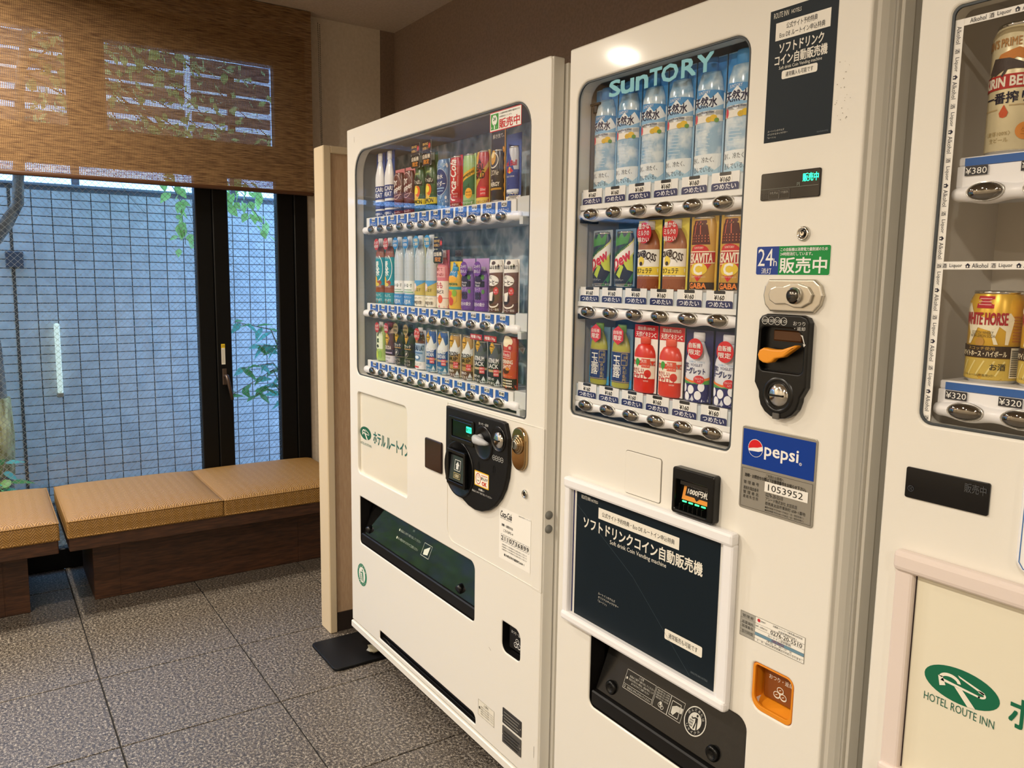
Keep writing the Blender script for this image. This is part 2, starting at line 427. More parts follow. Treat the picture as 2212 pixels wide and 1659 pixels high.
MB(ceil_m).box(XW - 0.3, XR + 0.1, YF - 0.1, YB + 0.1, ZC, ZC + 0.08).build('ceiling', kind='structure')
MB(brown_m).box(XW - 0.1, XR + 0.1, YB, YB + 0.08, 0, ZC).build('wall_back', kind='structure')
MB(wall_m).box(XW - 0.1, XR + 0.1, YF - 0.08, YF, 0, ZC).build('wall_front', kind='structure')
MB(wall_m).box(XR, XR + 0.08, YF, YB, 0, ZC).build('wall_right', kind='structure')
WY0, WY1 = -1.75, 1.43                       # window opening
wl = MB(wall_m).box(XW - 0.16, XW, WY1, 1.838, 0, ZC).use(wall_m).box(XW - 0.16, XW, YF, WY0, 0, ZC).box(XW - 0.16, XW, WY0, WY1, 2.50, ZC)
wl.use(brown_m).box(XW - 0.16, XW - 0.001, 1.838, YB, 0, ZC)
wl.build('wall_left', kind='structure')

# window: dark metal frame, wired panes, transom lights above
win = thing('window_1', (XW, 0.1, 0), kind='structure')
xa, xb = XW - 0.055, XW + 0.0
def bar(y0, y1, z0, z1, a=xa, b=xb, name='window_frame', bev=0.004):
    MB(frame_m).rbox(a, b, y0, y1, z0, z1, bev, 1).build(name, win)
bar(1.278, 1.36, 0.0, 2.50); bar(1.36, WY1, 0.0, 2.50, xa - 0.02, xb + 0.012)
bar(WY0, WY0 + 0.1, 0.0, 2.50)
bar(0.889, 0.965, 0.1, 1.80, name='mullion'); bar(0.965, 1.036, 0.1, 1.80, xa - 0.01, xb + 0.012, name='mullion')
bar(-0.98, -0.86, 0.1, 1.80, name='mullion')
bar(WY0 + 0.1, 1.278, 0.0, 0.095, xa - 0.02, XW - 0.02, name='sill_rail')
bar(WY0 + 0.1, 1.278, 1.80, 1.965, name='transom_bar')
bar(WY0 + 0.1, 1.278, 2.345, 2.50, name='head_rail')
bar(0.384, 0.535, 1.965, 2.345, name='transom_mullion')
xg = XW - 0.03
def pane(y0, y1, z0, z1, wires=True):
    p = MB(win_glass).box(xg - 0.003, xg + 0.003, y0 - 0.008, y1 + 0.008, z0 - 0.008, z1 + 0.008).build('window_pane', win)
    if not wires: return
    m = MB(mat('glass_wire', 'c9ccd2', 0.3, 1.0)); pitch = 0.026; H = z1 - z0; W_ = y1 - y0; w = 0.0006
    for sgn, off in ((1, 0.0), (-1, 0.007)):
        k = -int((H + W_) / pitch) - 1
        while k * pitch < W_ + H:
            # straight wire at 45 degrees clipped to the pane
            c = k * pitch + off; k += 1
            a0, a1 = max(0, -c), min(H, W_ - c)
            if a1 - a0 < 0.02: continue
            ya, yb2 = c + a0, c + a1
            if sgn < 0: ya, yb2 = W_ - ya, W_ - yb2
            A = Vector((xg, y0 + ya, z0 + a0)); B = Vector((xg, y0 + yb2, z0 + a1)); n = Vector((0, -(B.z - A.z), B.y - A.y)).normalized() * w
            q = Vector((w, 0, 0))
            m.raw([A + n + q, A - n + q, A - n - q, A + n - q, B + n + q, B - n + q, B - n - q, B + n - q], [(0, 1, 5, 4), (1, 2, 6, 5), (2, 3, 7, 6), (3, 0, 4, 7)])
    m.build('wire_mesh', p, kind='stuff')
pane(-0.86, 0.889, 0.095, 1.80); pane(1.036, 1.278, 0.095, 1.80); pane(WY0 + 0.1, -0.98, 0.095, 1.80)
pane(0.535, 1.278, 1.965, 2.345, False); pane(WY0 + 0.1, 0.384, 1.965, 2.345, False)
# handle and warning label on the meeting stile
hb = MB(mat('handle_bronze', '5b4c42', 0.35, 0.6)).rbox(XW + 0.012, XW + 0.022, 0.985, 1.006, 0.805, 0.885, 0.003).build('window_handle', win)
MB(MATS['handle_bronze']).tube([(XW + 0.022, 0.996, 0.85), (XW + 0.05, 0.998, 0.852), (XW + 0.056, 1.002, 0.83), (XW + 0.05, 1.02, 0.735)], [0.009, 0.009, 0.0085, 0.0075], 10).build('lever', hb)
pr = PR(lambda u, v, d: (XW + 0.012 + d, u, v))
pr.r(0.984, 1.002, 0.905, 1.005, 'e9e6d8').r(0.984, 1.002, 0.985, 1.005, 'e9c72e', 1).t('注意', 0.993, 0.995, 0.009, '222222', 2, w=0.014)
for i in range(5): pr.r(0.987 + i * 0.0026, 0.9880 + i * 0.0026, 0.912, 0.978, 'a8a498', 1)
pr.build('warning_label', win, 'white and yellow warning label')

# roller blind
bl = thing('roller_blind', (-3.93, 0.1, 1.73), 'brown woven roller blind half lowered over the window', 'blind')
MB(blind_m).box(-3.9305, -3.9295, -1.70, 1.442, 1.748, 2.606).build('blind_fabric', bl)
MB(rail_m).rbox(-3.939, -3.921, -1.70, 1.442, 1.733, 1.752, 0.006).build('bottom_rail', bl)
rt = MB(rail_m); rt.tube([(-3.955, -1.7, 2.582), (-3.955, 1.442, 2.582)], 0.022, 14); rt.build('roller_tube', bl)
cord = mat('bead_cord', '241c17', 0.5)
bead_b = MB(cord)
for y, x in ((1.475, -3.925), (1.49, -3.94)):
    z = 2.56
    while z > 0.62:
        bead_b.ellipsoid((x + 0.0, y + (2.56 - z) * (0.014 if y < 1.48 else 0.006), z), 0.0019, 0.0019, 0.0032, 6, 4); z -= 0.0085
bead_b.build('bead_chain', bl, 'dark beaded pull chain', kind='stuff')
MB(cord).ellipsoid((-3.925, 1.485, 1.92), 0.004, 0.004, 0.014, 10, 8).build('chain_joiner', bl)

# low partition beside the machines
px0, px1, py, pz = -2.835, -2.743, 1.042, 1.794
pt = thing('wall_partition', (-2.79, 1.4, 0), kind='structure')
MB(part_m).rbox(px0, px1 - 0.014, py, YB, 0, pz, 0.003, 1).build('partition_core', pt)
MB(part_m).rbox(px1 - 0.02, px1, py, 1.071, 0, pz, 0.003, 1).build('partition_stile', pt)
MB(part_m).rbox(px1 - 0.02, px1, 1.069, YB, 1.769, pz, 0.003, 1).build('partition_rail', pt)
MB(part_in).box(px1 - 0.016, px1 - 0.012, 1.069, YB, 0.07, 1.77).build('partition_panel', pt)
MB(base_m).box(px1 - 0.016, px1 - 0.006, 1.071, YB, 0.0, 0.074).build('partition_baseboard', pt)

# bench: two dark wood bases with seat boards, three cushions
def bench(y0, y1, b0, b1, label, lines):
    t = thing('bench', (-3.7, (y0 + y1) / 2, 0), label, 'bench')
    MB(wood_m).rbox(-3.985, -3.555, y0, y1, 0.0, 0.27, 0.002, 1).build('plinth', t)
    for yl in lines: MB(wood_m).rbox(-3.5555, -3.5535, yl + 0.002, lines[lines.index(yl) + 1] - 0.002 if lines.index(yl) + 1 < len(lines) else y1, 0.002, 0.268, 0.0008, 1).build('plinth_panel', t)
    MB(wood_m).rbox(-3.99, -3.405, b0, b1, 0.268, 0.322, 0.003, 1).build('seat_board', t)
bench(0.341, 1.42, 0.249, 1.425, 'dark wood window bench running into the low partition', [0.341, 0.44, 1.20])
bench(-1.15, 0.113, -1.15, 0.213, 'dark wood window bench ending beside the gap', [-1.15, -0.4, 0.03])
def cushion(y0, y1, label):
    x0, x1, z0, z1 = -3.995, -3.40, 0.322, 0.395
    n = 14; bm = bmesh.new(); grid = {}
    def pt3(i, j):
        s, t = i / n, j / n
        ex = min(s, 1 - s) * (x1 - x0); ey = min(t, 1 - t) * (y1 - y0)
        rnd = 0.010
        dz = 0.018 * (1 - (2 * s - 1) ** 4) * (1 - (2 * t - 1) ** 4)
        return Vector((x0 + s * (x1 - x0), y0 + t * (y1 - y0), z1 + dz))
    u = [0, .012, .03, .06, .12, .2, .3, .4, .5, .6, .7, .8, .88, .94, .97, .988, 1]; k = len(u)
    v = []; f = []
    for a in u:
        for b in u:
            edge = min(a, 1 - a, b, 1 - b)
            dz = 0.020 * (1 - (2 * a - 1) ** 6) * (1 - (2 * b - 1) ** 6)
            v.append((x0 + a * (x1 - x0), y0 + b * (y1 - y0), z1 - 0.006 + min(edge / 0.03, 1) ** 0.5 * 0.006 + dz))
    top = len(v)
    for i in range(k - 1):
        for j in range(k - 1): f.append((i * k + j, (i + 1) * k + j, (i + 1) * k + j + 1, i * k + j + 1))
    ringi = [i * k for i in range(k)] + [(k - 1) * k + j for j in range(1, k)] + [i * k + k - 1 for i in range(k - 2, -1, -1)] + [j for j in range(k - 2, 0, -1)]
    m = MB(fabric); m.raw(v, f, True)
    cx, cy = (x0 + x1) / 2, (y0 + y1) / 2
    sv = []
    for lvl, (zz, bulge) in enumerate(((None, 0), (0.375, 0.003), (0.35, 0.004), (0.330, 0.002), (0.3225, -0.004))):
        for i in ringi:
            p = v[i]; w = Vector((p[0] - cx, p[1] - cy)); ax = abs(w.x) / ((x1 - x0) / 2); ay = abs(w.y) / ((y1 - y0) / 2)
            ox = math.copysign(bulge, w.x) if ax > 0.999 else 0; oy = math.copysign(bulge * 0.5, w.y) if ay > 0.999 else 0
            sv.append((p[0] + ox, p[1] + oy, p[2] if zz is None else zz))
    r_ = len(ringi); sf = [(l * r_ + i, l * r_ + (i + 1) % r_, (l + 1) * r_ + (i + 1) % r_, (l + 1) * r_ + i) for l in range(4) for i in range(r_)]
    m.raw(sv, sf, True); m.raw(sv[-r_:], [tuple(range(r_))])
    t = thing('bench_cushion', (cx, cy, 0.322), label, 'cushion', 'woven tan cushions on the window benches')
    m.build('cushion_body', t)
    loop = lambda z, e: [(x1 + e, y0 - e * .3, z), (x1 + e, y1 + e * .3, z), (x0 - e, y1 + e * .3, z), (x0 - e, y0 - e * .3, z), (x1 + e, y0 - e * .3, z)]
    for z in (z1 - 0.006, 0.327): MB(fabric).tube(loop(z, 0.002), 0.0028, 6).build('piping', t)
cushion(0.246, 0.826, 'tan woven cushion between the bench gap and the cushion at the partition')
cushion(0.831, 1.418, 'tan woven cushion running behind the low partition')
cushion(-0.40, 0.216, 'tan woven cushion on the bench that ends beside the gap')

# rubber mat under the machine corner
MB(rubber).plate_z([rr(-2.69, -2.452, 0.945, 1.36, 0.022)], 0.0005, 0.011, 0.003).build('rubber_mat', None, 'black rubber mat sticking out under the machine beside the partition', 'mat')
cr = MB(mat('crumpled_tape', '8f876f', 0.35))
bm = bmesh.new(); bmesh.ops.create_icosphere(bm, subdivisions=2, radius=1)
for v in bm.verts:
    k = 0.75 + 0.55 * noise.noise(v.co * 2.3); v.co = Vector((-2.50 + v.co.x * 0.035 * k, 1.115 + v.co.y * 0.04 * k, 0.027 + v.co.z * 0.016 * k))
bm.verts.index_update(); cr.raw([v.co[:] for v in bm.verts], [[v.index for v in f.verts] for f in bm.faces]); bm.free()
cr.build('crumpled_tape', None, 'crumpled strip of clear tape on the black rubber mat', 'tape')

# recessed downlights
glow = mat('lamp_glow', 'ffdfae', 0.5, emit=14.0)
for i, (x, y) in enumerate(DOWNLIGHTS):
    t = thing('ceiling_downlight', (x, y, ZC), 'round recessed warm downlight in the ceiling', 'light', 'recessed ceiling downlights')
    MB(white_pl).lathe([(0.075, 0.0), (0.075, -0.006), (0.062, -0.010), (0.056, -0.002)], (x, y, ZC), 'Z', 24, cap=False).build('trim_ring', t)
    MB(glow).lathe([(0.056, -0.002), (0.02, -0.0025)], (x, y, ZC), 'Z', 24).build('lamp_lens', t)
    ld = bpy.data.lights.new('downlight', 'AREA'); ld.shape = 'DISK'; ld.size = 0.11; ld.energy = LAMP_W; ld.color = LAMP_COL; ld.spread = math.radians(165)
    lo = bpy.data.objects.new('downlight', ld); lo.location = (x, y, ZC - 0.02); col.objects.link(lo); WL[lo] = lo.location.copy(); place(lo, t)

# ================================================================== vending machines
def arrow(pr, u, v, w, h, c, l):
    pr.p([(u - w * .3, v - h / 2), (u + w * .3, v - h / 2), (u + w * .3, v), (u + w / 2, v), (u, v + h / 2), (u - w / 2, v), (u - w * .3, v)], c, l)
TAGS = {}
def tag_mesh_a(price):
    if ('a', price) not in TAGS:
        pr = PR(flat(0.0)); pr.r(-0.0285, 0.0285, -0.0135, 0.0135, '2f5fae', 0, 0.003)
        pr.p([(-0.012, 0.013), (-0.010, 0.001), (0.013, 0.001), (0.015, 0.013)], 'f4f2ea', 1)
        pr.t('¥' + price, 0.0015, 0.007, 0.0078, '15151a', 2, bold=0.018)
        pr.t('つめた～い', 0.0, -0.0065, 0.0095, 'eef2f8', 2, w=0.046, shear=0.15)
        pr.mb.use(mat('tag_plastic', '2f5fae', 0.4)).box(-0.0285, 0.0285, 0.0, 0.0012, -0.0135, 0.0135)
        TAGS['a', price] = pr.mb.mesh('price_tag')
    return TAGS['a', price]
def tag_mesh_b(price):
    if ('b', price) not in TAGS:
        pr = PR(flat(0.0)); pr.r(-0.031, 0.031, -0.0065, 0.0065, '27305f', 0, (0, 0, 0.004, 0.004))
        pr.t('つめたい', 0.0, 0.0, 0.0092, 'f2f3f8', 1, w=0.050, bold=0.01)
        pr.r(-0.0145, 0.0145, 0.0065, 0.0185, 'f6f4ee', 0); pr.t('¥' + price, 0, 0.0120, 0.0085, '141416', 1, w=0.023, bold=0.018, shear=0.1)
        pr.r(-0.013, 0.013, 0.0185, 0.0245, '2a2a2c', 0, 0.002)
        pr.mb.use(mat('tag_backing', 'e8e8e6', 0.4)).box(-0.031, 0.031, 0.0, 0.001, -0.0065, 0.0245)
        TAGS['b', price] = pr.mb.mesh('price_tag')
    return TAGS['b', price]
BTN = None
def button_mesh():
    global BTN
    if BTN is None:
        m = MB(lens).ellipsoid((0, 0, 0), 0.0222, 0.0070, 0.0115, 24, 14)
        m.use(mat('button_bezel', 'c9c6c0', 0.25, 0.6))
        v = []; f = []; n = 24
        for a, y in ((1.0, 0.0), (1.06, -0.0012), (1.12, 0.003)):
            for i in range(n): v.append((0.0222 * a * math.cos(2 * PI * i / n), y, 0.0115 * a * math.sin(2 * PI * i / n)))
        for j in range(2):
            for i in range(n): f.append((j * n + i, j * n + (i + 1) % n, (j + 1) * n + (i + 1) % n, (j + 1) * n + i))
        m.raw(v, f, True); BTN = m.mesh('button')
    return BTN
def button_rail(root, x0, x1, y, z, cols, pitch, ends=0.03):
    prof = []; k = 0; x = x0
    n = int((x1 - x0) / 0.006)
    for i in range(n + 1):
        x = x0 + (x1 - x0) * i / n
        inside = cols[0] - pitch * 0.6 < x < cols[-1] + pitch * 0.6
        w = math.cos(2 * PI * (x - cols[0]) / pitch) if inside else -0.2
        e = min(x - x0, x1 - x); r = 0.0123 + 0.0022 * w
        if e < 0.008: r *= 0.62 + 0.38 * math.sqrt(max(0.0, 1 - (1 - e / 0.008) ** 2))
        prof.append((r, x))
    m = MB(white_pl).lathe(prof, (0, y, z), 'X', 16)
    m.use(grey_pl).box(x0 + 0.02, x1 - 0.02, y + 0.006, y + 0.05, z - 0.010, z - 0.002)
    r = m.build('button_rail', root)
    for c in cols: inst('button', button_mesh(), (c, y - 0.0125, z + 0.001), r)
    return r
def tag_strip(root, x0, x1, y, z0, z1, cols, zc, prices, kind, colr):
    s = MB(colr).rbox(x0, x1, y + 0.0015, y + 0.012, z0, z1, 0.001, 1).use(white_pl).box(x0, x1, y + 0.012, y + 0.12, z1 - 0.006, z1 - 0.002).build('shelf', root)
    for c, p in zip(cols, prices): inst('price_tag', tag_mesh_a(p) if kind == 'a' else tag_mesh_b(p), (c, y, zc), s)
    return s
def case(root, x0, x1, yf, yb, z0, z1, backm, liner=case_m):
    m = MB(liner)
    m.box(x0 - 0.004, x0, yf, yb, z0, z1).box(x1, x1 + 0.004, yf, yb, z0, z1).box(x0, x1, yf, yb, z1, z1 + 0.004).box(x0, x1, yf, yb, z0 - 0.004, z0)
    m.build('display_case', root)
    MB(backm).box(x0, x1, yb, yb + 0.004, z0, z1).build('display_back_panel', root)
def ring_gasket(root, loop, inner, yf, yb, name='gasket', m=None):
    MB(m or mat('gasket_rubber', '3c4246', 0.5)).plate([loop, inner], yf, yb, 0.0005).build(name, root)
def keyhole(root, x, z, Y, r, name='key_lock'):
    k = MB(chrome).lathe([(r * 0.2, -0.004), (r * 0.72, -0.004), (r * 0.8, -0.006), (r, -0.003), (r * 1.05, 0.002)], (x, Y, z), 'Y', 24).build(name, root)
    MB(black_pl).lathe([(r * 0.42, -0.0048), (r * 0.42, -0.003)], (x, Y, z), 'Y', 16).use(chrome).lathe([(r * 0.30, -0.0055), (r * 0.30, -0.003)], (x, Y, z), 'Y', 16).use(black_pl).box(x - r * 0.06, x + r * 0.06, Y - 0.0062, Y - 0.004, z, z + r * 0.5).build('key_slot', k)
def recycle_mark(pr, u, v, a, ink1, ink0, top, bottom, l=0, ring=0.30, b=None):
    """ring badge with a figure dropping litter into a basket"""
    b = b or a; k = b
    pr.d(u, v, a, ink1, l, b, 32); pr.d(u, v, a * (1 - ring), ink0, l + 1, b * (1 - ring), 28)
    for txt, s in ((top, 1), (bottom, -1)):
        n = len(txt)
        for i, ch in enumerate(txt):
            ang = PI / 2 - s * (i - (n - 1) / 2) * 0.42 if s > 0 else -PI / 2 + (i - (n - 1) / 2) * 0.42
            rot = ang - PI / 2 if s > 0 else ang + PI / 2
            pr.t(ch, u + a * (1 - ring / 2) * math.cos(ang), v + b * (1 - ring / 2) * math.sin(ang), b * 0.20, ink0, l + 2, rot=rot, w=a * 0.20)
    c = ink1
    pr.d(u + a * .12, v + b * .45, a * .10, c, l + 2, b * .10, 12)
    pr.p([(u - a * .02, v + b * .30), (u + a * .22, v + b * .30), (u + a * .30, v - b * .05), (u + a * .05, v - b * .05)], c, l + 2)
    pr.p([(u + a * .05, v - b * .05), (u + a * .16, v - b * .05), (u + a * .10, v - b * .55), (u - a * .02, v - b * .55)], c, l + 2)
    pr.p([(u + a * .18, v - b * .05), (u + a * .30, v - b * .05), (u + a * .40, v - b * .55), (u + a * .28, v - b * .55)], c, l + 2)
    pr.line([(u, v + b * .26), (u - a * .28, v + b * .12), (u - a * .38, v + b * .22)], a * .09, c, l + 2)
    for i in range(4): pr.line([(u - a * (.48 - .12 * i), v), (u - a * (.44 - .10 * i), v - b * .5)], a * .03, c, l + 2)
    for i in range(3): pr.line([(u - a * .48, v - b * (.02 + .2 * i)), (u - a * .12, v - b * (.02 + .2 * i))], a * .04, c, l + 2)
def coin_stack(pr, u, v, a, c, l, bgc):
    for dx, dz in ((0, .55), (-.6, -.35), (.6, -.35)):
        pr.d(u + a * dx, v + a * dz - a * .15, a * .62, c, l, a * .5, 20); pr.d(u + a * dx, v + a * dz, a * .62, c, l + 1, a * .5, 20)
        pr.d(u + a * dx, v + a * dz, a * .5, bgc, l + 2, a * .4, 20); pr.line([(u + a * (dx - .2), v + a * (dz - .1)), (u + a * (dx + .2), v + a * (dz + .1))], a * .1, c, l + 3)
def hotel_logo(pr, u, v, a, b, green, white, l=0, tilt=0.0):
    """oval badge: an R drawn as a road running to the lower right"""
    pr.d(u, v, a, green, l, b, 36)
    q = lambda x, y: (u + a * x, v + b * y)
    pr.ring(u - a * .30, v + b * .10, a * .30, a * .09, white, l + 1, b * .42, 14, 0.1, PI * .95)
    pr.p([q(-.62, .18), (q(-.50, .22)), q(-.40, -.25), q(-.56, -.38)], white, l + 1)
    pr.p([q(-.10, .62), q(.62, .20), q(.60, .08), q(-.05, .50)], white, l + 1)
    pr.ring(u + a * .50, v + b * .02, a * .16, a * .055, white, l + 1, b * .20, 12, -PI * .6, PI * .6)
    pr.p([q(-.55, -.05), q(.50, -.18), q(.52, -.08), q(-.50, .10)], white, l + 1)
    pr.p([q(-.18, -.08), q(.04, -.12), q(.42, -.90), q(.22, -.96)], white, l + 1)

# ------------------------------------------------------------------ machine A (white, twelve columns)
YA = 1.08
A = thing('vending_machine', (-2.04, 1.45, 0.0), 'white drink vending machine with twelve columns beside the low partition', 'vending machine')
ga = rr(-2.558, -1.539, 1.008, 1.752, (0.028, 0.012, 0.062, 0.075), 8)
ho = rr(-2.554, -2.174, 0.663, 0.948, (0.022, 0.004, 0.022, 0.014))
do = rr(-2.542, -1.768, 0.411, 0.580, (0.012, 0.012, 0.022, 0.004))
ro = rr(-1.630, -1.547, 0.389, 0.469, (0.022, 0.012, 0.022, 0.006))
ve = rr(-2.384, -1.757, 0.118, 0.147, (0.004, 0.004, 0.018, 0.008))
MB(paint).plate([rr(-2.620, -1.462, 0.100, 1.829, (0.003, 0.003, 0.012, 0.004)), ga, ho, do, ro, ve], YA, YA + 0.034, 0.004, 2).build('door', A)
MB(paint).plate([rr(-1.476, -1.460, 0.100, 1.827, 0.003)], YA + 0.003, YA + 0.034, 0.0025).build('door_edge', A)
cab = MB(paint_side)
cab.box(-2.616, -2.598, YA + 0.036, YA + 0.74, 0.078, 1.815).box(-1.476, -1.450, YA + 0.036, YA + 0.74, 0.078, 1.815).box(-2.598, -1.476, YA + 0.72, YA + 0.74, 0.078, 1.815)
cab.box(-2.598, -1.476, YA + 0.036, YA + 0.72, 1.80, 1.815).box(-2.598, -1.476, YA + 0.036, YA + 0.72, 0.078, 0.098)
cab.build('cabinet', A)
MB(paint).rbox(-1.450, -1.434, YA + 0.040, YA + 0.10, 0.075, 1.818, 0.003, 1).build('hinge_post', A)
MB(paint).rbox(-2.622, -1.462, YA - 0.004, YA + 0.03, 0.072, 0.097, 0.003, 1).build('kick_plate', A)
MB(black_sat).box(-2.39, -1.75, YA + 0.03, YA + 0.034, 0.112, 0.152).build('vent_grille', A)
for i in range(4): MB(black_sat).rbox(-2.382, -1.76, YA + 0.010 + i * 0.005, YA + 0.013 + i * 0.005, 0.120 + 0.0065 * i, 0.1225 + 0.0065 * i, 0.0006, 1).build('vent_slat', A)
for x in (-2.50, -1.58):
    for y in (YA + 0.10, YA + 0.66):
        MB(steel).lathe([(0.028, 0.0 if x > -2 else 0.011), (0.028, 0.017), (0.011, 0.02), (0.011, 0.079)], (x, y, 0), 'Z', 16).build('levelling_foot', A)
case(A, -2.575, -1.525, YA + 0.034, YA + 0.165, 1.000, 1.760, ice)
MB(mat('case_top', '8f8b84', 0.6)).box(-2.572, -1.528, YA + 0.035, YA + 0.16, 1.752, 1.759).build('case_ceiling', A)
MB(pane_m).plate([rr(-2.562, -1.535, 1.004, 1.756, (0.03, 0.014, 0.064, 0.077), 8)], YA + 0.0055, YA + 0.0085).build('front_glass', A)
ring_gasket(A, rr(-2.5578, -1.5392, 1.0082, 1.7518, (0.028, 0.012, 0.062, 0.075), 8), rr(-2.5535, -1.5432, 1.0118, 1.7478, (0.025, 0.010, 0.058, 0.071), 8), YA + 0.002, YA + 0.0052)
colsA = [-2.458 + 0.0707 * i for i in range(12)]
rowsA = [(1.494, 1.535, ['160', '160', '150', '150', '150', '160', '140', '110', '110', '150', '200', '220']),
         (1.219, 1.255, ['160', '160', '140', '140', '160', '160', '160', '160', '160', '160', '150', '150']),
         (1.028, 1.063, ['140', '160', '160', '160', '160', '140', '140', '140', '140', '120', '120', '140'])]
for zr, zb, pr_ in rowsA:
    tag_strip(A, -2.512, -1.626, YA + 0.020, zb - 0.034, zb - 0.001, [c + 0.004 for c in colsA], zb - 0.0175, pr_, 'a', mat('shelf_white', 'e9e9e6', 0.4))
    button_rail(A, -2.536, -1.598, YA + 0.026, zr, colsA, 0.0707)
    MB(mat('bracket_plastic', 'cfd2d1', 0.4)).rbox(-1.622, -1.545, YA + 0.022, YA + 0.09, zr - 0.004, zb + 0.004, 0.002, 1).rbox(-1.60, -1.585, YA + 0.014, YA + 0.05, zr - 0.022, zr - 0.004, 0.001, 1).build('shelf_bracket', A)
    MB(grey_pl).box(-2.57, -1.53, YA + 0.05, YA + 0.15, zr - 0.012, zr - 0.008).build('shelf_tray', A)
for x0, x1, z0, z1, r_ in ((-2.166, -2.124, 1.407, 1.427, 0.0), (-1.822, -1.780, 1.146, 1.167, -0.5)):
    cx, cz = (x0 + x1) / 2, (z0 + z1) / 2; q = [(cx + (a * math.cos(r_) - b * math.sin(r_)), cz + (a * math.sin(r_) + b * math.cos(r_))) for a, b in ((-0.021, -0.010), (0.021, -0.010), (0.021, 0.010), (-0.021, 0.010))]
    bt = MB(ink('d9cfc8')).plate([q], YA + 0.1625, YA + 0.1648).build('brand_tag', A); pr = PR(flat(YA + 0.1625)); pr.t('Coca-Cola', cx, cz, 0.012, 'a8323a', 1, w=0.034, shear=0.25, rot=r_); pr.build('tag_print', bt)
# opening-hours sticker on the glass
pr = PR(flat(YA + 0.0055)); pr.r(-1.722, -1.584, 1.699, 1.746, 'c9252c', 0, 0.002).r(-1.720, -1.586, 1.701, 1.744, 'f7f6f0', 1)
pr.r(-1.717, -1.683, 1.704, 1.741, '3c9b3a', 2, 0.001).t('24', -1.700, 1.733, 0.010, 'f4f8ee', 3, bold=0.018).d(-1.700, 1.726, 0.012, 'f4f8ee', 3).t('24', -1.700, 1.729, 0.008, '2d7a33', 4, bold=0.018).r(-1.7025, -1.6975, 1.705, 1.716, 'f4f8ee', 3).t('米', -1.712, 1.709, 0.005, 'f4f8ee', 3).t('ン', -1.690, 1.709, 0.005, 'f4f8ee', 3)
pr.t('この自動販売機は消費電力量削減のため', -1.636, 1.7385, 0.0042, '222222', 2, w=0.088).t('24時間消灯しています。', -1.652, 1.731, 0.004, '222222', 2, w=0.055)
pr.t('販売中', -1.635, 1.7145, 0.022, 'cf2027', 2, w=0.088, bold=0.018)
pr.build('hours_sticker', A, 'white sticker with red Japanese on-sale lettering')
# hotel sign window
sg = MB(mat('sign_acrylic', 'e2dccb', 0.10)).box(-2.560, -2.168, YA + 0.010, YA + 0.016, 0.655, 0.955).build('hotel_sign', A, 'pale acrylic sign panel with green hotel lettering')
pr = PR(flat(YA + 0.010)); hotel_logo(pr, -2.508, 0.808, 0.046, 0.0225, '1f6049', 'ece8da', 0)
pr.t('HOTEL ROUTE INN', -2.506, 0.770, 0.0085, '55786a', 1, w=0.092)
pr.t('ホテル ルートイン', -2.312, 0.806, 0.040, '2f6a62', 1, w=0.262, bold=0.015)
pr.build('sign_print', sg)
# card reader plate
MB(mat('reader_plastic', '2a1a17', 0.15)).plate([rr(-2.046, -1.945, 0.787, 0.878, 0.006)], YA - 0.006, YA + 0.002, 0.003).build('card_reader', A, 'dark brown glossy card reader plate')
# coin and bill panel
pts = [(-1.908, 0.991), (-1.625, 0.991), (-1.612, 0.988)]
for i in range(1, 13):
    a = math.radians(35 - i * 12.5)
    pts.append((-1.752 + 0.157 * math.cos(a), 0.893 + 0.160 * math.sin(a)) if i > 1 else (-1.597, 0.952))
pts += [(-1.846, 0.748), (-1.868, 0.760), (-1.910, 0.783)]
cp = MB(black_sat).plate([pts], YA - 0.012, YA + 0.002, 0.004, 2).build('coin_panel', A, 'black coin and bill panel with rounded lower edge')
yp = YA - 0.012
MB(mat('display_glass', '06110b', 0.08)).plate([rr(-1.868, -1.764, 0.916, 0.960, 0.004)], yp - 0.0015, yp + 0.004, 0.001).build('display', cp)
MB(black_pl).plate([rr(-1.884, -1.752, 0.902, 0.970, 0.006), rr(-1.869, -1.763, 0.915, 0.961, 0.004)], yp - 0.005, yp + 0.002, 0.002).build('display_bezel', cp)
pr = PR(flat(yp - 0.0015)); g_on = mat('led_green', '2cf5b4', 0.5, emit=2.2)
pr.r(-1.793, -1.766, 0.936, 0.952, g_on, 1, 0.002).t('販売中', -1.7795, 0.944, 0.011, '04140c', 2, w=0.023, bold=0.01).t('NO.1', -1.780, 0.928, 0.004, '6b8f7c', 1)
pr.build('display_print', cp)
def dish(m, x, z, y, r, depth=0.010, kx=1.0):
    prof = [(r * 1.08, 0.0), (r * 1.04, -0.003), (r, -0.002), (r * 0.86, depth), (0.002, depth)]
    return m.lathe(prof, (x, y, z), 'Y', 32, cap=False)
dish(MB(mat('panel_recess', '060606', 0.3)), -1.708, 0.922, yp - 0.001, 0.041, 0.0005).build('lever_dial', cp)
lv = MB(grey_pl); lv.tube([(-1.736, yp - 0.010, 0.932), (-1.722, yp - 0.014, 0.930), (-1.70, yp - 0.014, 0.928), (-1.680, yp - 0.012, 0.927), (-1.672, yp - 0.009, 0.927)], [0.009, 0.0125, 0.010, 0.006, 0.003], 12).lathe([(0.016, 0.0), (0.014, -0.008), (0.008, -0.012)], (-1.722, yp, 0.928), 'Y', 20).build('return_lever', cp, 'grey coin return lever')
dish(MB(mat('panel_recess', '060606', 0.3)), -1.637, 0.945, yp - 0.001, 0.030, 0.0005).build('coin_ring', cp)
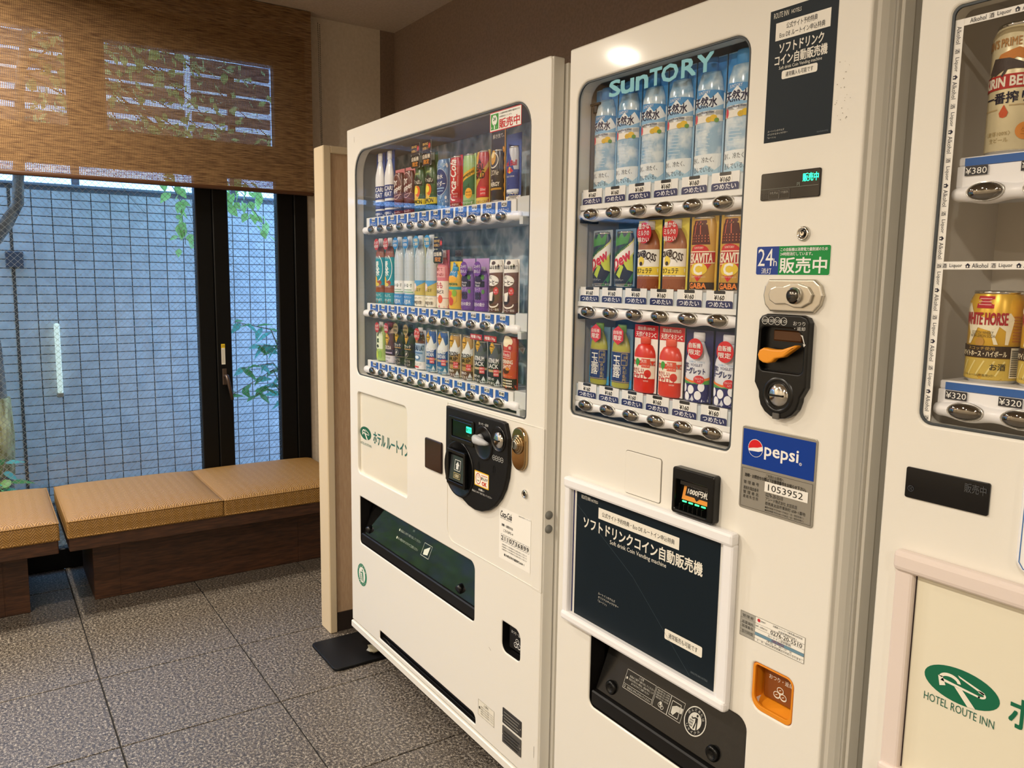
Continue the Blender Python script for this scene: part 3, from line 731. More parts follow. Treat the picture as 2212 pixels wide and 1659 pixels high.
cs = MB(chrome).lathe([(0.021, -0.003), (0.019, -0.007), (0.010, -0.0095), (0.001, -0.010)], (-1.634, yp, 0.943), 'Y', 28, cap=False).use(black_pl).box(-1.652, -1.620, yp - 0.0115, yp - 0.007, 0.9415, 0.9445).build('coin_slot', cp, 'chrome coin slot')
MB(black_pl).lathe([(0.077, 0.0), (0.0765, -0.0035), (0.073, -0.003), (0.071, -0.001), (0.002, -0.001)], (-1.832, yp, 0.828), 'Y', 40, cap=False).build('bill_dial', cp)
bs = MB(black_pl).plate([rr(-1.882, -1.784, 0.780, 0.880, 0.006), rr(-1.872, -1.792, 0.792, 0.870, 0.004)], yp - 0.012, yp - 0.001, 0.002)
bs.use(mat('bill_window', '35383a', 0.15)).raw([(-1.872, yp - 0.002, 0.862), (-1.792, yp - 0.002, 0.862), (-1.792, yp - 0.010, 0.795), (-1.872, yp - 0.010, 0.795)], [(0, 1, 2, 3)])
bs.build('bill_slot', cp, 'black bill slot with smoked flap')
pr = PR(lambda u, v, d: (u, yp - 0.0025 - (0.862 - v) * 0.119 - d, v)); pr.frame(-1.846, -1.816, 0.824, 0.852, 0.0015, 'd6d6d2', 1); arrow(pr, -1.831, 0.838, 0.02, 0.021, 'd6d6d2', 1)
pr.r(-1.846, -1.812, 0.803, 0.817, '1a1a1a', 1).frame(-1.846, -1.812, 0.803, 0.817, 0.001, 'd9c98a', 2).t('1000', -1.829, 0.810, 0.009, 'e3d9b0', 2, bold=0.01)
pr.build('bill_print', cp)
pr = PR(flat(yp)); pr.t('おつり・返却', -1.709, 0.9705, 0.007, 'd8d8d4', 1, w=0.046)
for i, s in enumerate(('500', '100', '50', '10')):
    pr.ring(-1.658 + 0.0123 * i, 0.894, 0.0066, 0.0009, 'cfcfcb', 1).t(s, -1.658 + 0.0123 * i, 0.894, 0.0036, 'cfcfcb', 1, w=0.008)
for x, z in ((-1.731, 0.856), (-1.657, 0.862)): pr.line([(x - 0.004, z - 0.008), (x - 0.004, z + 0.006), (x, z + 0.011), (x + 0.004, z + 0.006), (x + 0.004, z - 0.008)], 0.002, '040404', 1)
pr.build('panel_lettering', cp)
pr = PR(flat(yp)); pr.r(-1.751, -1.681, 0.803, 0.843, 'e7b832', 0, 0.002).r(-1.748, -1.684, 0.806, 0.840, 'f6efdf', 1, 0.001)
pr.ring(-1.732, 0.823, 0.0125, 0.002, 'c0392b', 2, 0.015).t('口', -1.732, 0.829, 0.007, 'c0392b', 2).t('1000', -1.732, 0.818, 0.004, '333333', 2).t('高額紙幣', -1.702, 0.835, 0.004, 'c0392b', 2, w=0.030).t('使えます', -1.702, 0.827, 0.008, '222222', 2, w=0.032, bold=0.01).t('OK', -1.702, 0.814, 0.011, 'd2452a', 2, bold=0.04)
pr.build('bill_sticker', cp, 'yellow and white bill sticker')
pr = PR(flat(yp)); pr.t('お願い', -1.716, 0.795, 0.006, 'd8d8d4', 1, w=0.028, bold=0.01).t('商品は１本ずつ取り出してください', -1.714, 0.786, 0.0055, 'd0d0cc', 1, w=0.098)
pr.build('request_lettering', cp)
# lock plate, key lock, side bumpers
lk = MB(bronze).plate([rr(-1.585, -1.524, 0.881, 0.988, 0.029)], YA - 0.010, YA + 0.001, 0.005, 3).build('lock_plate', A, 'bronze chrome lock plate')
m = MB(bronze)
for r_, d_ in ((0.024, 0.0), (0.019, -0.003), (0.014, -0.006)): m.lathe([(r_, 0), (r_ * .97, -0.003 + d_), (r_ * .75, -0.003 + d_)], (-1.556, YA - 0.010, 0.946), 'Y', 28)
m.use(steel).lathe([(0.0105, 0), (0.0105, -0.011), (0.009, -0.012)], (-1.556, YA - 0.010, 0.946), 'Y', 24).use(black_pl).box(-1.5575, -1.5545, YA - 0.0225, YA - 0.021, 0.939, 0.953).build('lock_cylinder', lk)
keyhole(A, -1.534, 0.827, YA, 0.0105)
for z in (0.791, 0.757): MB(mat('bumper_rubber', '6f6e69', 0.6)).lathe([(0.0105, 0.0), (0.010, 0.005), (0.006, 0.009), (0.001, 0.010)], (-1.462, YA + 0.016, z), 'X', 20).build('bumper', A)
# raised sub-door outline
pr = MB(paint); pr.plate([rr(-1.918, -1.466, 0.604, 0.999, (0.04, 0.004, 0.002, 0.002)), rr(-1.9165, -1.468, 0.6055, 0.9975, (0.039, 0.004, 0.002, 0.002))], YA - 0.0016, YA + 0.001, 0.0004).build('panel_seam', A)
MB(paint).plate([rr(-1.500, -1.4615, 0.6, 0.998, 0.002)], YA - 0.0012, YA + 0.03, 0.001).build('panel_side', A)
# dispensing port
dp = MB(mat('port_black', '0a0908', 0.35)).box(-2.55, -1.76, YA + 0.10, YA + 0.11, 0.40, 0.59).box(-2.552, -2.545, YA + 0.03, YA + 0.11, 0.40, 0.59).box(-1.765, -1.758, YA + 0.03, YA + 0.11, 0.40, 0.59).box(-2.55, -1.76, YA + 0.03, YA + 0.11, 0.582, 0.59).box(-2.55, -1.76, YA + 0.012, YA + 0.11, 0.398, 0.412).build('dispensing_port', A, 'black dispensing port with glossy flap')
fp = MB(dark_flap); a, b = (YA + 0.066, 0.578), (YA + 0.012, 0.448)
fp.raw([(-2.535, a[0], a[1]), (-1.772, a[0], a[1]), (-1.772, b[0], b[1]), (-2.535, b[0], b[1]), (-2.535, a[0] + 0.006, a[1]), (-1.772, a[0] + 0.006, a[1]), (-1.772, b[0] + 0.006, b[1] - 0.002), (-2.535, b[0] + 0.006, b[1] - 0.002)], [(0, 1, 2, 3), (4, 5, 6, 7), (0, 1, 5, 4), (3, 2, 6, 7), (0, 3, 7, 4), (1, 2, 6, 5)])
fo = fp.build('flap', dp)
MB(black_sat).rbox(-2.54, -1.77, YA + 0.004, YA + 0.02, 0.4125, 0.447, 0.003, 1).build('port_lip', dp)
for x in (-2.503, -1.875): MB(black_pl).tube([(x, YA + 0.028, 0.470), (x, YA + 0.010, 0.464)], 0.012, 14).build('flap_knob', dp)
fs = lambda u, v, d: (u, YA + 0.066 - (0.578 - v) * 0.4154 - d * 0.92, v + d * 0.38)
pr = PR(fs)
for i, s in enumerate(('商品は１本ずつ取り出してください', '熱い場合がありますのでご注意ください')):
    pr.d(-2.306, 0.516 - i * 0.024, 0.004, 'c9cdb9', 1).t(s, -2.228, 0.516 - i * 0.024, 0.0075, 'aab3a0', 1, w=0.14)
pr.frame(-2.134, -2.084, 0.486, 0.522, 0.0015, 'b9bfae', 1).p([(-2.124, 0.504), (-2.094, 0.519), (-2.096, 0.494), (-2.122, 0.490)], 'd8dccd', 1).t('注意', -2.22, 0.535, 0.006, 'aab3a0', 1)
pr.build('flap_print', dp)
# coin return
cr_ = MB(black_pl).box(-1.633, -1.544, YA + 0.045, YA + 0.05, 0.38, 0.475).box(-1.636, -1.630, YA + 0.03, YA + 0.05, 0.38, 0.475).box(-1.547, -1.541, YA + 0.03, YA + 0.05, 0.38, 0.475).box(-1.633, -1.544, YA + 0.02, YA + 0.05, 0.382, 0.392).build('coin_return', A, 'black coin return cup')
MB(black_sat).plate([rr(-1.612, -1.550, 0.402, 0.465, 0.004)], YA + 0.012, YA + 0.018, 0.002).build('return_flap', cr_)
pr = PR(flat(YA + 0.012)); pr.t('おつり・返却', -1.578, 0.449, 0.0085, 'd8d8d4', 1, w=0.046); coin_stack(pr, -1.574, 0.424, 0.0125, 'd8d8d4', 1, '161413'); pr.build('return_print', cr_)
# stickers
pr = PR(flat(YA)); recycle_mark(pr, -2.527, 0.297, 0.040, '1f7a5c', 'e9e6da', 'のんだあとは', 'リサイクル'); pr.build('recycling_mark', A, 'green round recycling mark')
pr = PR(flat(YA - 0.0002)); pr.r(-1.647, -1.508, 0.634, 0.768, 'f4f1e9', 0)
pr.t('Coca-Cola', -1.615, 0.752, 0.016, '2b2a2a', 1, w=0.052, shear=0.25, bold=0.01).t('BOTTLERS JAPAN INC.', -1.615, 0.7405, 0.004, '444444', 1, w=0.052).t('故障・お問合せは', -1.610, 0.724, 0.007, '222222', 1, w=0.050, bold=0.01).t('こちらから→', -1.605, 0.711, 0.007, '222222', 1, w=0.042, bold=0.01).t('自動販売機専用 ベンディング', -1.535, 0.765, 0.003, '555555', 1, w=0.05)
for i, ch in enumerate('2110736899'):
    x = -1.632 + i * 0.0125; pr.frame(x - 0.006, x + 0.006, 0.681, 0.699, 0.0006, '666666', 1).t(ch, x, 0.690, 0.0115, '1c1c1c', 1, bold=0.018)
for i in range(3): pr.t('お客様専用ダイヤル受付時間は平日土日祝日九時から十七時三十分', -1.578, 0.673 - i * 0.0065, 0.0042, '444444', 1, w=0.11)
pr.t('栃木県足利市福居町2658−1', -1.578, 0.648, 0.0065, '222222', 1, w=0.09, bold=0.01)
pr.build('contact_sticker', A, 'white contact sticker with number boxes')
pr = PR(flat(YA)); pr.r(-1.741, -1.659, 0.157, 0.203, 'e6e1d2', 0).frame(-1.740, -1.660, 0.158, 0.202, 0.0008, '777066', 1).t('⚠警告', -1.700, 0.195, 0.008, '444038', 1).d(-1.733, 0.180, 0.004, '444038', 1)
for i in range(4): pr.t('転倒防止のため必ず固定してください', -1.695, 0.186 - 0.0065 * i, 0.0045, '6b665c', 1, w=0.064)
pr.build('warning_sticker', A)
for z0, z1, c0 in ((0.195, 0.237, '4c4a48'), (0.141, 0.188, '6a6762')):
    n_ = MB(mat('plate_' + c0, c0, 0.35, 0.6)).plate([rr(-1.618, -1.532, z0, z1, 0.002)], YA - 0.002, YA + 0.001, 0.0006).build('rating_plate', A)
    pr = PR(flat(YA - 0.002))
    for i in range(4): pr.r(-1.610, -1.545 + (i % 2) * 0.006, z0 + 0.006 + i * 0.0085, z0 + 0.0095 + i * 0.0085, '2b2a29' if c0 != '4c4a48' else '77746e', 1)
    for x in (-1.6155, -1.5345): pr.d(x, (z0 + z1) / 2, 0.0015, 'd0ccc0', 1, n=8)
    pr.build('plate_print', n_)
pr = PR(flat(YA))
for x0, z0, x1, z1 in ((-2.33, 0.135, -2.30, 0.128), (-1.69, 0.372, -1.68, 0.366), (-2.557, 1.80, -2.556, 1.782), (-1.478, 0.20, -1.478, 0.17)): pr.line([(x0, z0), (x1, z1)], 0.0012, '8f887a', 0)
pr.build('scuff_marks', A)

for loop_, inner_, yb_ in ((do, rr(-2.5405, -1.7695, 0.4125, 0.5785, (0.011, 0.011, 0.021, 0.003)), 0.036), (ro, rr(-1.6285, -1.5485, 0.3905, 0.4675, (0.021, 0.011, 0.021, 0.005)), 0.046), (ve, rr(-2.3825, -1.7585, 0.1195, 0.1455, (0.003, 0.003, 0.017, 0.007)), 0.032)):
    MB(black_sat).plate([[(a * 0.9999 - 0.0002, b) for a, b in loop_], inner_], YA + 0.0025, YA + yb_).build('opening_liner', A)

# ------------------------------------------------------------------ machine B (white, six columns)
YB_ = 1.085
Bm = thing('vending_machine', (-1.06, 1.45, 0.0), 'white drink vending machine with six columns and a dark poster in a frame', 'vending machine')
gb = rr(-1.376, -0.922, 1.047, 1.752, (0.014, 0.014, 0.034, 0.036), 8)
pk = rr(-1.283, -0.853, 0.402, 0.578, (0.018, 0.018, 0.022, 0.006))
cr2 = rr(-0.846, -0.763, 0.608, 0.692, (0.022, 0.012, 0.014, 0.008))
MB(paint).plate([rr(-1.405, -0.706, 0.100, 1.827, (0.003, 0.006, 0.012, 0.004)), gb, pk, cr2], YB_, YB_ + 0.040, 0.004, 2).build('door', Bm)
MB(paint).plate_z([[(-0.745, YB_ + 0.001), (-0.728, YB_ + 0.0015), (-0.712, YB_ + 0.006), (-0.702, YB_ + 0.016), (-0.699, YB_ + 0.03), (-0.699, YB_ + 0.045), (-0.745, YB_ + 0.045)]], 0.100, 1.826).build('door_edge', Bm)
cab = MB(paint_side)
cab.box(-1.402, -1.386, YB_ + 0.047, YB_ + 0.74, 0.078, 1.815).box(-0.712, -0.696, YB_ + 0.047, YB_ + 0.74, 0.078, 1.815).box(-1.386, -0.712, YB_ + 0.72, YB_ + 0.74, 0.078, 1.815)
cab.box(-1.386, -0.712, YB_ + 0.047, YB_ + 0.72, 1.80, 1.815).box(-1.386, -0.712, YB_ + 0.047, YB_ + 0.72, 0.078, 0.098)
cab.build('cabinet', Bm)
MB(paint).rbox(-0.6958, -0.690, YB_ + 0.052, YB_ + 0.082, 0.075, 1.818, 0.002, 1).build('hinge_post', Bm)
MB(paint).rbox(-1.405, -0.70, YB_ - 0.003, YB_ + 0.03, 0.072, 0.097, 0.003, 1).build('kick_plate', Bm)
for x in (-1.34, -0.77):
    for y in (YB_ + 0.10, YB_ + 0.66): MB(steel).lathe([(0.028, 0.0), (0.028, 0.006), (0.011, 0.01), (0.011, 0.079)], (x, y, 0), 'Z', 16).build('levelling_foot', Bm)
blue_back = mat('blue_back', '2a6fa8', 0.5)
case(Bm, -1.392, -0.906, YB_ + 0.040, YB_ + 0.135, 1.040, 1.762, blue_back, mat('case_grey', '9ea7ad', 0.5))
MB(pane_m).plate([rr(-1.380, -0.918, 1.043, 1.756, (0.016, 0.016, 0.036, 0.038), 8)], YB_ + 0.0055, YB_ + 0.0085).build('front_glass', Bm)
ring_gasket(Bm, rr(-1.3758, -0.9222, 1.0472, 1.7518, (0.014, 0.014, 0.034, 0.036), 8), rr(-1.3725, -0.9252, 1.050, 1.7485, (0.012, 0.012, 0.031, 0.033), 8), YB_ + 0.002, YB_ + 0.0052)
colsB = [-1.334 + 0.0722 * i for i in range(6)]
rowsB = [(1.480, 1.530), (1.274, 1.325), (1.070, 1.117)]
for zr, zb in rowsB:
    s = tag_strip(Bm, -1.374, -0.926, YB_ + 0.013, zb - 0.036, zb - 0.001, colsB, zb - 0.0215, ['160'] * 6, 'b', mat('shelf_pale', 'c3ccd2', 0.4))
    MB(mat('shelf_white', 'e9e9e6', 0.4)).rbox(-1.375, -0.925, YB_ + 0.012, YB_ + 0.03, zb - 0.039, zb - 0.0285, 0.001, 1).build('tag_holder', Bm)
    button_rail(Bm, -1.379, -0.926, YB_ + 0.022, zr, colsB, 0.0722)
    MB(grey_pl).box(-1.39, -0.91, YB_ + 0.05, YB_ + 0.13, zr - 0.010, zr - 0.006).build('shelf_tray', Bm)
    MB(black_pl).rbox(-1.3725, -1.366, YB_ + 0.012, YB_ + 0.06, zr - 0.016, zr - 0.004, 0.001, 1).build('shelf_hook', Bm)
MB(black_pl).rbox(-1.371, -1.340, YB_ + 0.03, YB_ + 0.06, 1.709, 1.714, 0.001, 1).rbox(-1.364, -1.352, YB_ + 0.03, YB_ + 0.04, 1.692, 1.711, 0.003, 1).build('case_clip', Bm)
# clear header card with pale blue brand lettering
hd = MB(glass_mat('clear_film', (0.80, 0.90, 0.97))).plate([rr(-1.318, -0.972, 1.706, 1.7445, (0.004, 0.02, 0.004, 0.004))], YB_ + 0.013, YB_ + 0.0145).build('header_card', Bm, 'clear header card with pale blue lettering')
pr = PR(flat(YB_ + 0.013)); cx = -1.272
for ch, w, h in (('S', .036, .030), ('u', .040, .024), ('n', .036, .024), ('T', .034, .030), ('O', .046, .030), ('R', .038, .030), ('Y', .042, .030)):
    pr.t(ch, cx, 1.7115 + h / 2, h, '8fd3e2', 0, w=w * 0.9, bold=0.045); cx += w + 0.0015 if ch != 'T' else w + 0.003
pr.build('header_print', hd)
# blank hatch, bill acceptor
MB(paint).plate([rr(-1.186, -1.085, 0.914, 1.001, 0.005)], YB_ - 0.0022, YB_ + 0.001, 0.001).build('blank_hatch', Bm)
MB(mat('seam_grey', '6d675c', 0.8)).plate([rr(-1.1872, -1.0838, 0.9128, 1.0022, 0.006), rr(-1.1858, -1.0852, 0.9142, 1.0008, 0.005)], YB_ - 0.0006, YB_ + 0.001).build('hatch_seam', Bm)  # thin grey-brown seam line around the hatch
ba = MB(black_pl).plate([rr(-1.039, -0.937, 0.913, 1.001, 0.006), rr(-1.031, -0.952, 0.921, 0.978, 0.004)], YB_ - 0.018, YB_ + 0.001, 0.003, 2).box(-1.032, -0.951, YB_ - 0.003, YB_ - 0.001, 0.920, 0.98).build('bill_acceptor', Bm, 'black bill acceptor with orange and green lights')
am = mat('amber_panel', 'e2912a', 0.4)
MB(am).raw([(-1.020, YB_ - 0.0035, 0.968), (-0.956, YB_ - 0.0035, 0.968), (-0.956, YB_ - 0.010, 0.941), (-1.020, YB_ - 0.010, 0.941)], [(0, 1, 2, 3)]).build('bill_face', ba)
fs = lambda u, v, d: (u, YB_ - 0.0035 - (0.968 - v) * 0.2407 - d, v)
pr = PR(fs); pr.r(-1.013, -0.953, 0.949, 0.968, '17130f', 0).t('1000円札', -0.983, 0.9585, 0.011, 'efeae0', 1, w=0.050, bold=0.018).p([(-0.990, 0.949), (-0.978, 0.949), (-0.984, 0.944)], '17130f', 1); pr.build('bill_print', ba)
gl2 = mat('led_bar', '37ff86', 0.5, emit=2.5)
for i in range(4): MB(gl2).rbox(-1.017 + i * 0.0155, -1.006 + i * 0.0155, YB_ - 0.0125, YB_ - 0.010, 0.9365, 0.9395, 0.001, 1).build('led', ba)
for i in range(6): MB(black_sat).rbox(-1.020 + i * 0.011, -1.0185 + i * 0.011, YB_ - 0.017, YB_ - 0.004, 0.922, 0.934, 0.0005, 1).build('bill_guide', ba)
MB(dark_flap).rbox(-1.024, -0.954, YB_ - 0.012, YB_ - 0.008, 0.968, 0.977, 0.001, 1).build('bill_hood', ba)
# poster frame
pf = MB(mat('poster_backing', 'e4e2dc', 0.5)).box(-1.352, -0.914, YB_ - 0.004, YB_ + 0.0, 0.592, 0.890).build('poster_frame', Bm, 'white snap frame holding a dark hotel poster')
fr = white_pl
MB(fr).rbox(-1.369, -0.888, YB_ - 0.020, YB_, 0.885, 0.910, 0.006).build('frame_bar', pf); MB(fr).rbox(-1.369, -0.888, YB_ - 0.020, YB_, 0.578, 0.599, 0.006).build('frame_bar', pf)
MB(fr).rbox(-1.369, -1.350, YB_ - 0.016, YB_, 0.590, 0.890, 0.005).build('frame_bar', pf); MB(fr).rbox(-0.914, -0.888, YB_ - 0.016, YB_, 0.590, 0.890, 0.005).build('frame_bar', pf)
for x in (-1.3455, -0.9185): MB(ink('2b2f66')).box(x - 0.0012, x + 0.0012, YB_ - 0.0055, YB_ - 0.004, 0.600, 0.884).build('frame_strip', pf)
NAVY = '0c1a23'
pr = PR(flat(YB_ - 0.0042)); pr.r(-1.337, -0.926, 0.599, 0.884, NAVY, 0)
pr.t('ROUTE INN', -1.305, 0.8725, 0.0085, 'e6e2d6', 1, w=0.030).t('HOTELS', -1.276, 0.8715, 0.006, 'e6e2d6', 1, w=0.022)
pr.r(-1.262, -1.026, 0.838, 0.862, 'ece7da', 1).t('公式サイト予約特典・Eco DE ルートイン申込特典', -1.144, 0.850, 0.0105, '1d1d20', 2, w=0.212)
pr.t('ソフトドリンクコイン自動販売機', -1.138, 0.818, 0.026, 'ece7da', 1, w=0.345, bold=0.018)
pr.t('Soft drink Coin Vending machine', -1.140, 0.796, 0.0115, 'e6e2d6', 1, w=0.165)
for i, s in enumerate(('ルートインホテルズ', 'オリジナルキャラクター', '「ルートン」')): pr.t(s, -1.255, 0.6735 - i * 0.0085, 0.0055, 'd5d2c8', 1, al='L')
pr.r(-1.054, -0.957, 0.651, 0.672, 'ece7da', 1, 0.003).t('通常販売も可能です', -1.0055, 0.6615, 0.0105, '23262b', 2, w=0.075)
pr.t('©ROUTE INN HOTELS', -0.962, 0.613, 0.004, '6c767c', 1, w=0.042)
pr.line([(-1.336, 0.852), (-1.15, 0.745), (-0.985, 0.604)], 0.0007, '45525a', 1)
pr.build('poster', pf, 'dark navy hotel poster')
# pick-up port
dp = MB(MATS['port_black']).box(-1.29, -0.846, YB_ + 0.10, YB_ + 0.11, 0.39, 0.59).box(-1.292, -1.286, YB_ + 0.036, YB_ + 0.11, 0.39, 0.59).box(-0.851, -0.845, YB_ + 0.036, YB_ + 0.11, 0.39, 0.59).box(-1.29, -0.846, YB_ + 0.036, YB_ + 0.11, 0.58, 0.59).box(-1.29, -0.846, YB_ + 0.012, YB_ + 0.11, 0.39, 0.403).build('dispensing_port', Bm, 'black dispensing port with smoked flap')
a, b = (YB_ + 0.070, 0.576), (YB_ + 0.016, 0.440)
sm = mat('smoked_flap', '1d1c1b', 0.22)
MB(sm).raw([(-1.276, a[0], a[1]), (-0.857, a[0], a[1]), (-0.857, b[0], b[1]), (-1.276, b[0], b[1]), (-1.276, a[0] + 0.006, a[1]), (-0.857, a[0] + 0.006, a[1]), (-0.857, b[0] + 0.006, b[1] - 0.002), (-1.276, b[0] + 0.006, b[1] - 0.002)], [(0, 1, 2, 3), (4, 5, 6, 7), (0, 1, 5, 4), (3, 2, 6, 7), (0, 3, 7, 4), (1, 2, 6, 5)]).build('flap', dp)
MB(black_sat).rbox(-1.28, -0.856, YB_ + 0.004, YB_ + 0.022, 0.4035, 0.438, 0.003, 1).build('port_lip', dp)
fs = lambda u, v, d: (u, YB_ + 0.070 - (0.576 - v) * 0.3971 - d * 0.93, v + d * 0.37)
pr = PR(fs); W = 'c8c5bb'
pr.frame(-1.204, -1.117, 0.472, 0.509, 0.0008, W, 1).line([(-1.204, 0.481), (-1.117, 0.481)], 0.0006, W, 1).t('⚠注意', -1.160, 0.505, 0.005, W, 1)
for i, s in enumerate(('商品は１個ずつ取り出してください', '取出口が見えない場合は、商品が残ることが', 'ありますのでご注意ください')): pr.t(s, -1.156, 0.499 - i * 0.0058, 0.0042, W, 1, w=0.074 - 0.02 * (i == 2))
pr.d(-1.199, 0.493, 0.0025, W, 1).ring(-1.199, 0.4765, 0.0025, 0.0007, W, 1).t('取出口に手を入れないでください', -1.156, 0.4765, 0.0042, W, 1, w=0.070)
pr.frame(-1.114, -1.073, 0.472, 0.509, 0.0008, W, 1)
for i in range(4): pr.t('商品の取り出しは手前', -1.0935, 0.505 - i * 0.0045, 0.0034, W, 1, w=0.035)
pr.ring(-1.094, 0.482, 0.006, 0.0011, W, 1, 0.0048).ring(-1.088, 0.479, 0.0045, 0.001, W, 1, 0.0036).p([(-1.097, 0.488), (-1.091, 0.488), (-1.092, 0.481), (-1.096, 0.481)], W, 1)
pr.frame(-1.072, -1.035, 0.472, 0.509, 0.0008, W, 1).frame(-1.067, -1.043, 0.476, 0.502, 0.0012, W, 1).p([(-1.064, 0.492), (-1.054, 0.497), (-1.036, 0.498), (-1.037, 0.488), (-1.050, 0.487), (-1.057, 0.478), (-1.063, 0.480)], W, 1)
pr.d(-1.002, 0.4905, 0.0272, 'd6d3c9', 1, 0.0260, 32); recycle_mark(pr, -1.002, 0.4905, 0.0250, '242220', 'd6d3c9', 'のんだあとは', 'リサイクル', 2, 0.36, 0.0239)
pr.build('flap_print', dp)
for x, z in ((-1.233, 0.459), (-0.943, 0.459)): MB(black_pl).lathe([(0.016, 0.0), (0.015, -0.006), (0.011, -0.009), (0.009, -0.004), (0.001, -0.004)], (x, YB_ + 0.0245, z), 'Y', 20, cap=False).build('flap_knob', dp)
# upper right: poster sheet, display, key lock, stickers, handle
pr = PR(flat(YB_)); pr.r(-0.884, -0.761, 1.568, 1.7715, NAVY, 0)
pr.t('ROUTE INN', -0.863, 1.763, 0.0085, 'e6e2d6', 1, w=0.028).t('HOTELS', -0.835, 1.7625, 0.006, 'e6e2d6', 1, w=0.018)
pr.r(-0.872, -0.773, 1.724, 1.751, 'f0ece2', 1).t('公式サイト予約特典', -0.824, 1.7435, 0.009, '26262b', 2, w=0.056).t('Eco DE ルートイン申込特典', -0.823, 1.7315, 0.009, '26262b', 2, w=0.082)
pr.t('ソフトドリンク', -0.823, 1.7115, 0.015, 'efeae0', 1, w=0.080, bold=0.018).t('コイン自動販売機', -0.823, 1.6935, 0.016, 'efeae0', 1, w=0.095, bold=0.018)
pr.t('Soft drink Coin Vending machine', -0.823, 1.6805, 0.0065, 'e6e2d6', 1, w=0.078).r(-0.856, -0.791, 1.663, 1.676, 'f0ece2', 1, 0.003).t('通常購入も可能です', -0.8235, 1.6695, 0.0075, '26262b', 2, w=0.050)
for i, s in enumerate(('ルートインホテルズ', 'オリジナルキャラクター', '「ルートン」')): pr.t(s, -0.877, 1.5855 - i * 0.005, 0.0032, 'd5d2c8', 1, al='L')
pr.t('©ROUTE INN HOTELS', -0.775, 1.573, 0.0022, '6c767c', 1, w=0.02)
pr.build('poster_sheet', Bm, 'dark navy hotel notice sheet')
ds = MB(mat('panel_glass', '17110e', 0.10)).plate([rr(-0.883, -0.772, 1.476, 1.519, 0.003)], YB_ - 0.003, YB_ + 0.001, 0.001).build('status_display', Bm, 'black status display with green lettering')
pr = PR(flat(YB_ - 0.003)); pr.t('販売中', -0.7885, 1.5065, 0.0125, g_on, 1, w=0.028, bold=0.01).t('円', -0.810, 1.497, 0.0055, '8f9a90', 1).line([(-0.881, 1.4935), (-0.774, 1.4935)], 0.0005, '8b8f86', 1)
for i, s in enumerate(('お札中止', 'つり銭切れ')): pr.frame(-0.865 + i * 0.020, -0.846 + i * 0.020, 1.477, 1.491, 0.0005, '77736c', 1).t(s, -0.8555 + i * 0.020, 1.487, 0.0042, 'a09c94', 1, w=0.016)
for i in range(3): pr.t('・・・', -0.874, 1.480 + 0.003 * i, 0.001, '55524d', 1)
pr.build('display_print', ds)
keyhole(Bm, -0.797, 1.4205, YB_, 0.0115)
pr = PR(flat(YB_)); pr.r(-0.886, -0.746, 1.3555, 1.403, 'f2efe6', 0, 0.003).r(-0.885, -0.841, 1.3565, 1.402, '2c4593', 1, (0.003, 0, 0, 0.003)).r(-0.841, -0.747, 1.3565, 1.402, '1f8f45', 1, (0, 0.003, 0.003, 0))
pr.t('24', -0.867, 1.3845, 0.028, 'f4f3ee', 2, w=0.030).t('h', -0.8475, 1.3765, 0.012, 'f4f3ee', 2).t('消灯', -0.864, 1.3625, 0.0095, 'f4f3ee', 2, w=0.020)
pr.t('この自販機は消費電力量削減のため', -0.795, 1.3965, 0.0055, 'f4f3ee', 2, w=0.086, bold=0.01).t('24時間消灯しています。', -0.808, 1.3895, 0.0055, 'f4f3ee', 2, w=0.060, bold=0.01).t('販売中', -0.795, 1.3715, 0.0245, 'f4f3ee', 2, w=0.086, bold=0.018)
pr.build('hours_sticker', Bm, 'blue and green sticker with white on-sale lettering')
hp = [(-0.853, 1.349), (-0.768, 1.3495), (-0.757, 1.341), (-0.751, 1.325), (-0.755, 1.310), (-0.766, 1.298), (-0.848, 1.2975), (-0.859, 1.308), (-0.863, 1.323), (-0.860, 1.339)]
hl = MB(mat('satin_aluminium', 'cbc4b5', 0.34, 0.85)).plate([hp], YB_ - 0.008, YB_ + 0.001, 0.003, 2).build('door_handle', Bm, 'satin metal door handle with lock')
MB(MATS['satin_aluminium']).plate([[(-0.845, 1.334), (-0.835, 1.338), (-0.82, 1.338), (-0.808, 1.342), (-0.793, 1.343), (-0.775, 1.338), (-0.766, 1.326), (-0.770, 1.313), (-0.785, 1.305), (-0.800, 1.305), (-0.815, 1.310), (-0.835, 1.309), (-0.846, 1.315), (-0.849, 1.325)]], YB_ - 0.0125, YB_ - 0.007, 0.002).build('handle_lever', hl)
MB(chrome).lathe([(0.0135, 0.0), (0.013, -0.005), (0.0105, -0.006)], (-0.797, YB_ - 0.0125, 1.324), 'Y', 28).use(mat('gunmetal', '6d675f', 0.25, 1.0)).lathe([(0.0105, -0.006), (0.010, -0.0085), (0.001, -0.009)], (-0.797, YB_ - 0.0125, 1.324), 'Y', 28, cap=False).use(black_pl).box(-0.803, -0.791, YB_ - 0.0225, YB_ - 0.021, 1.323, 1.325).build('handle_lock', hl)
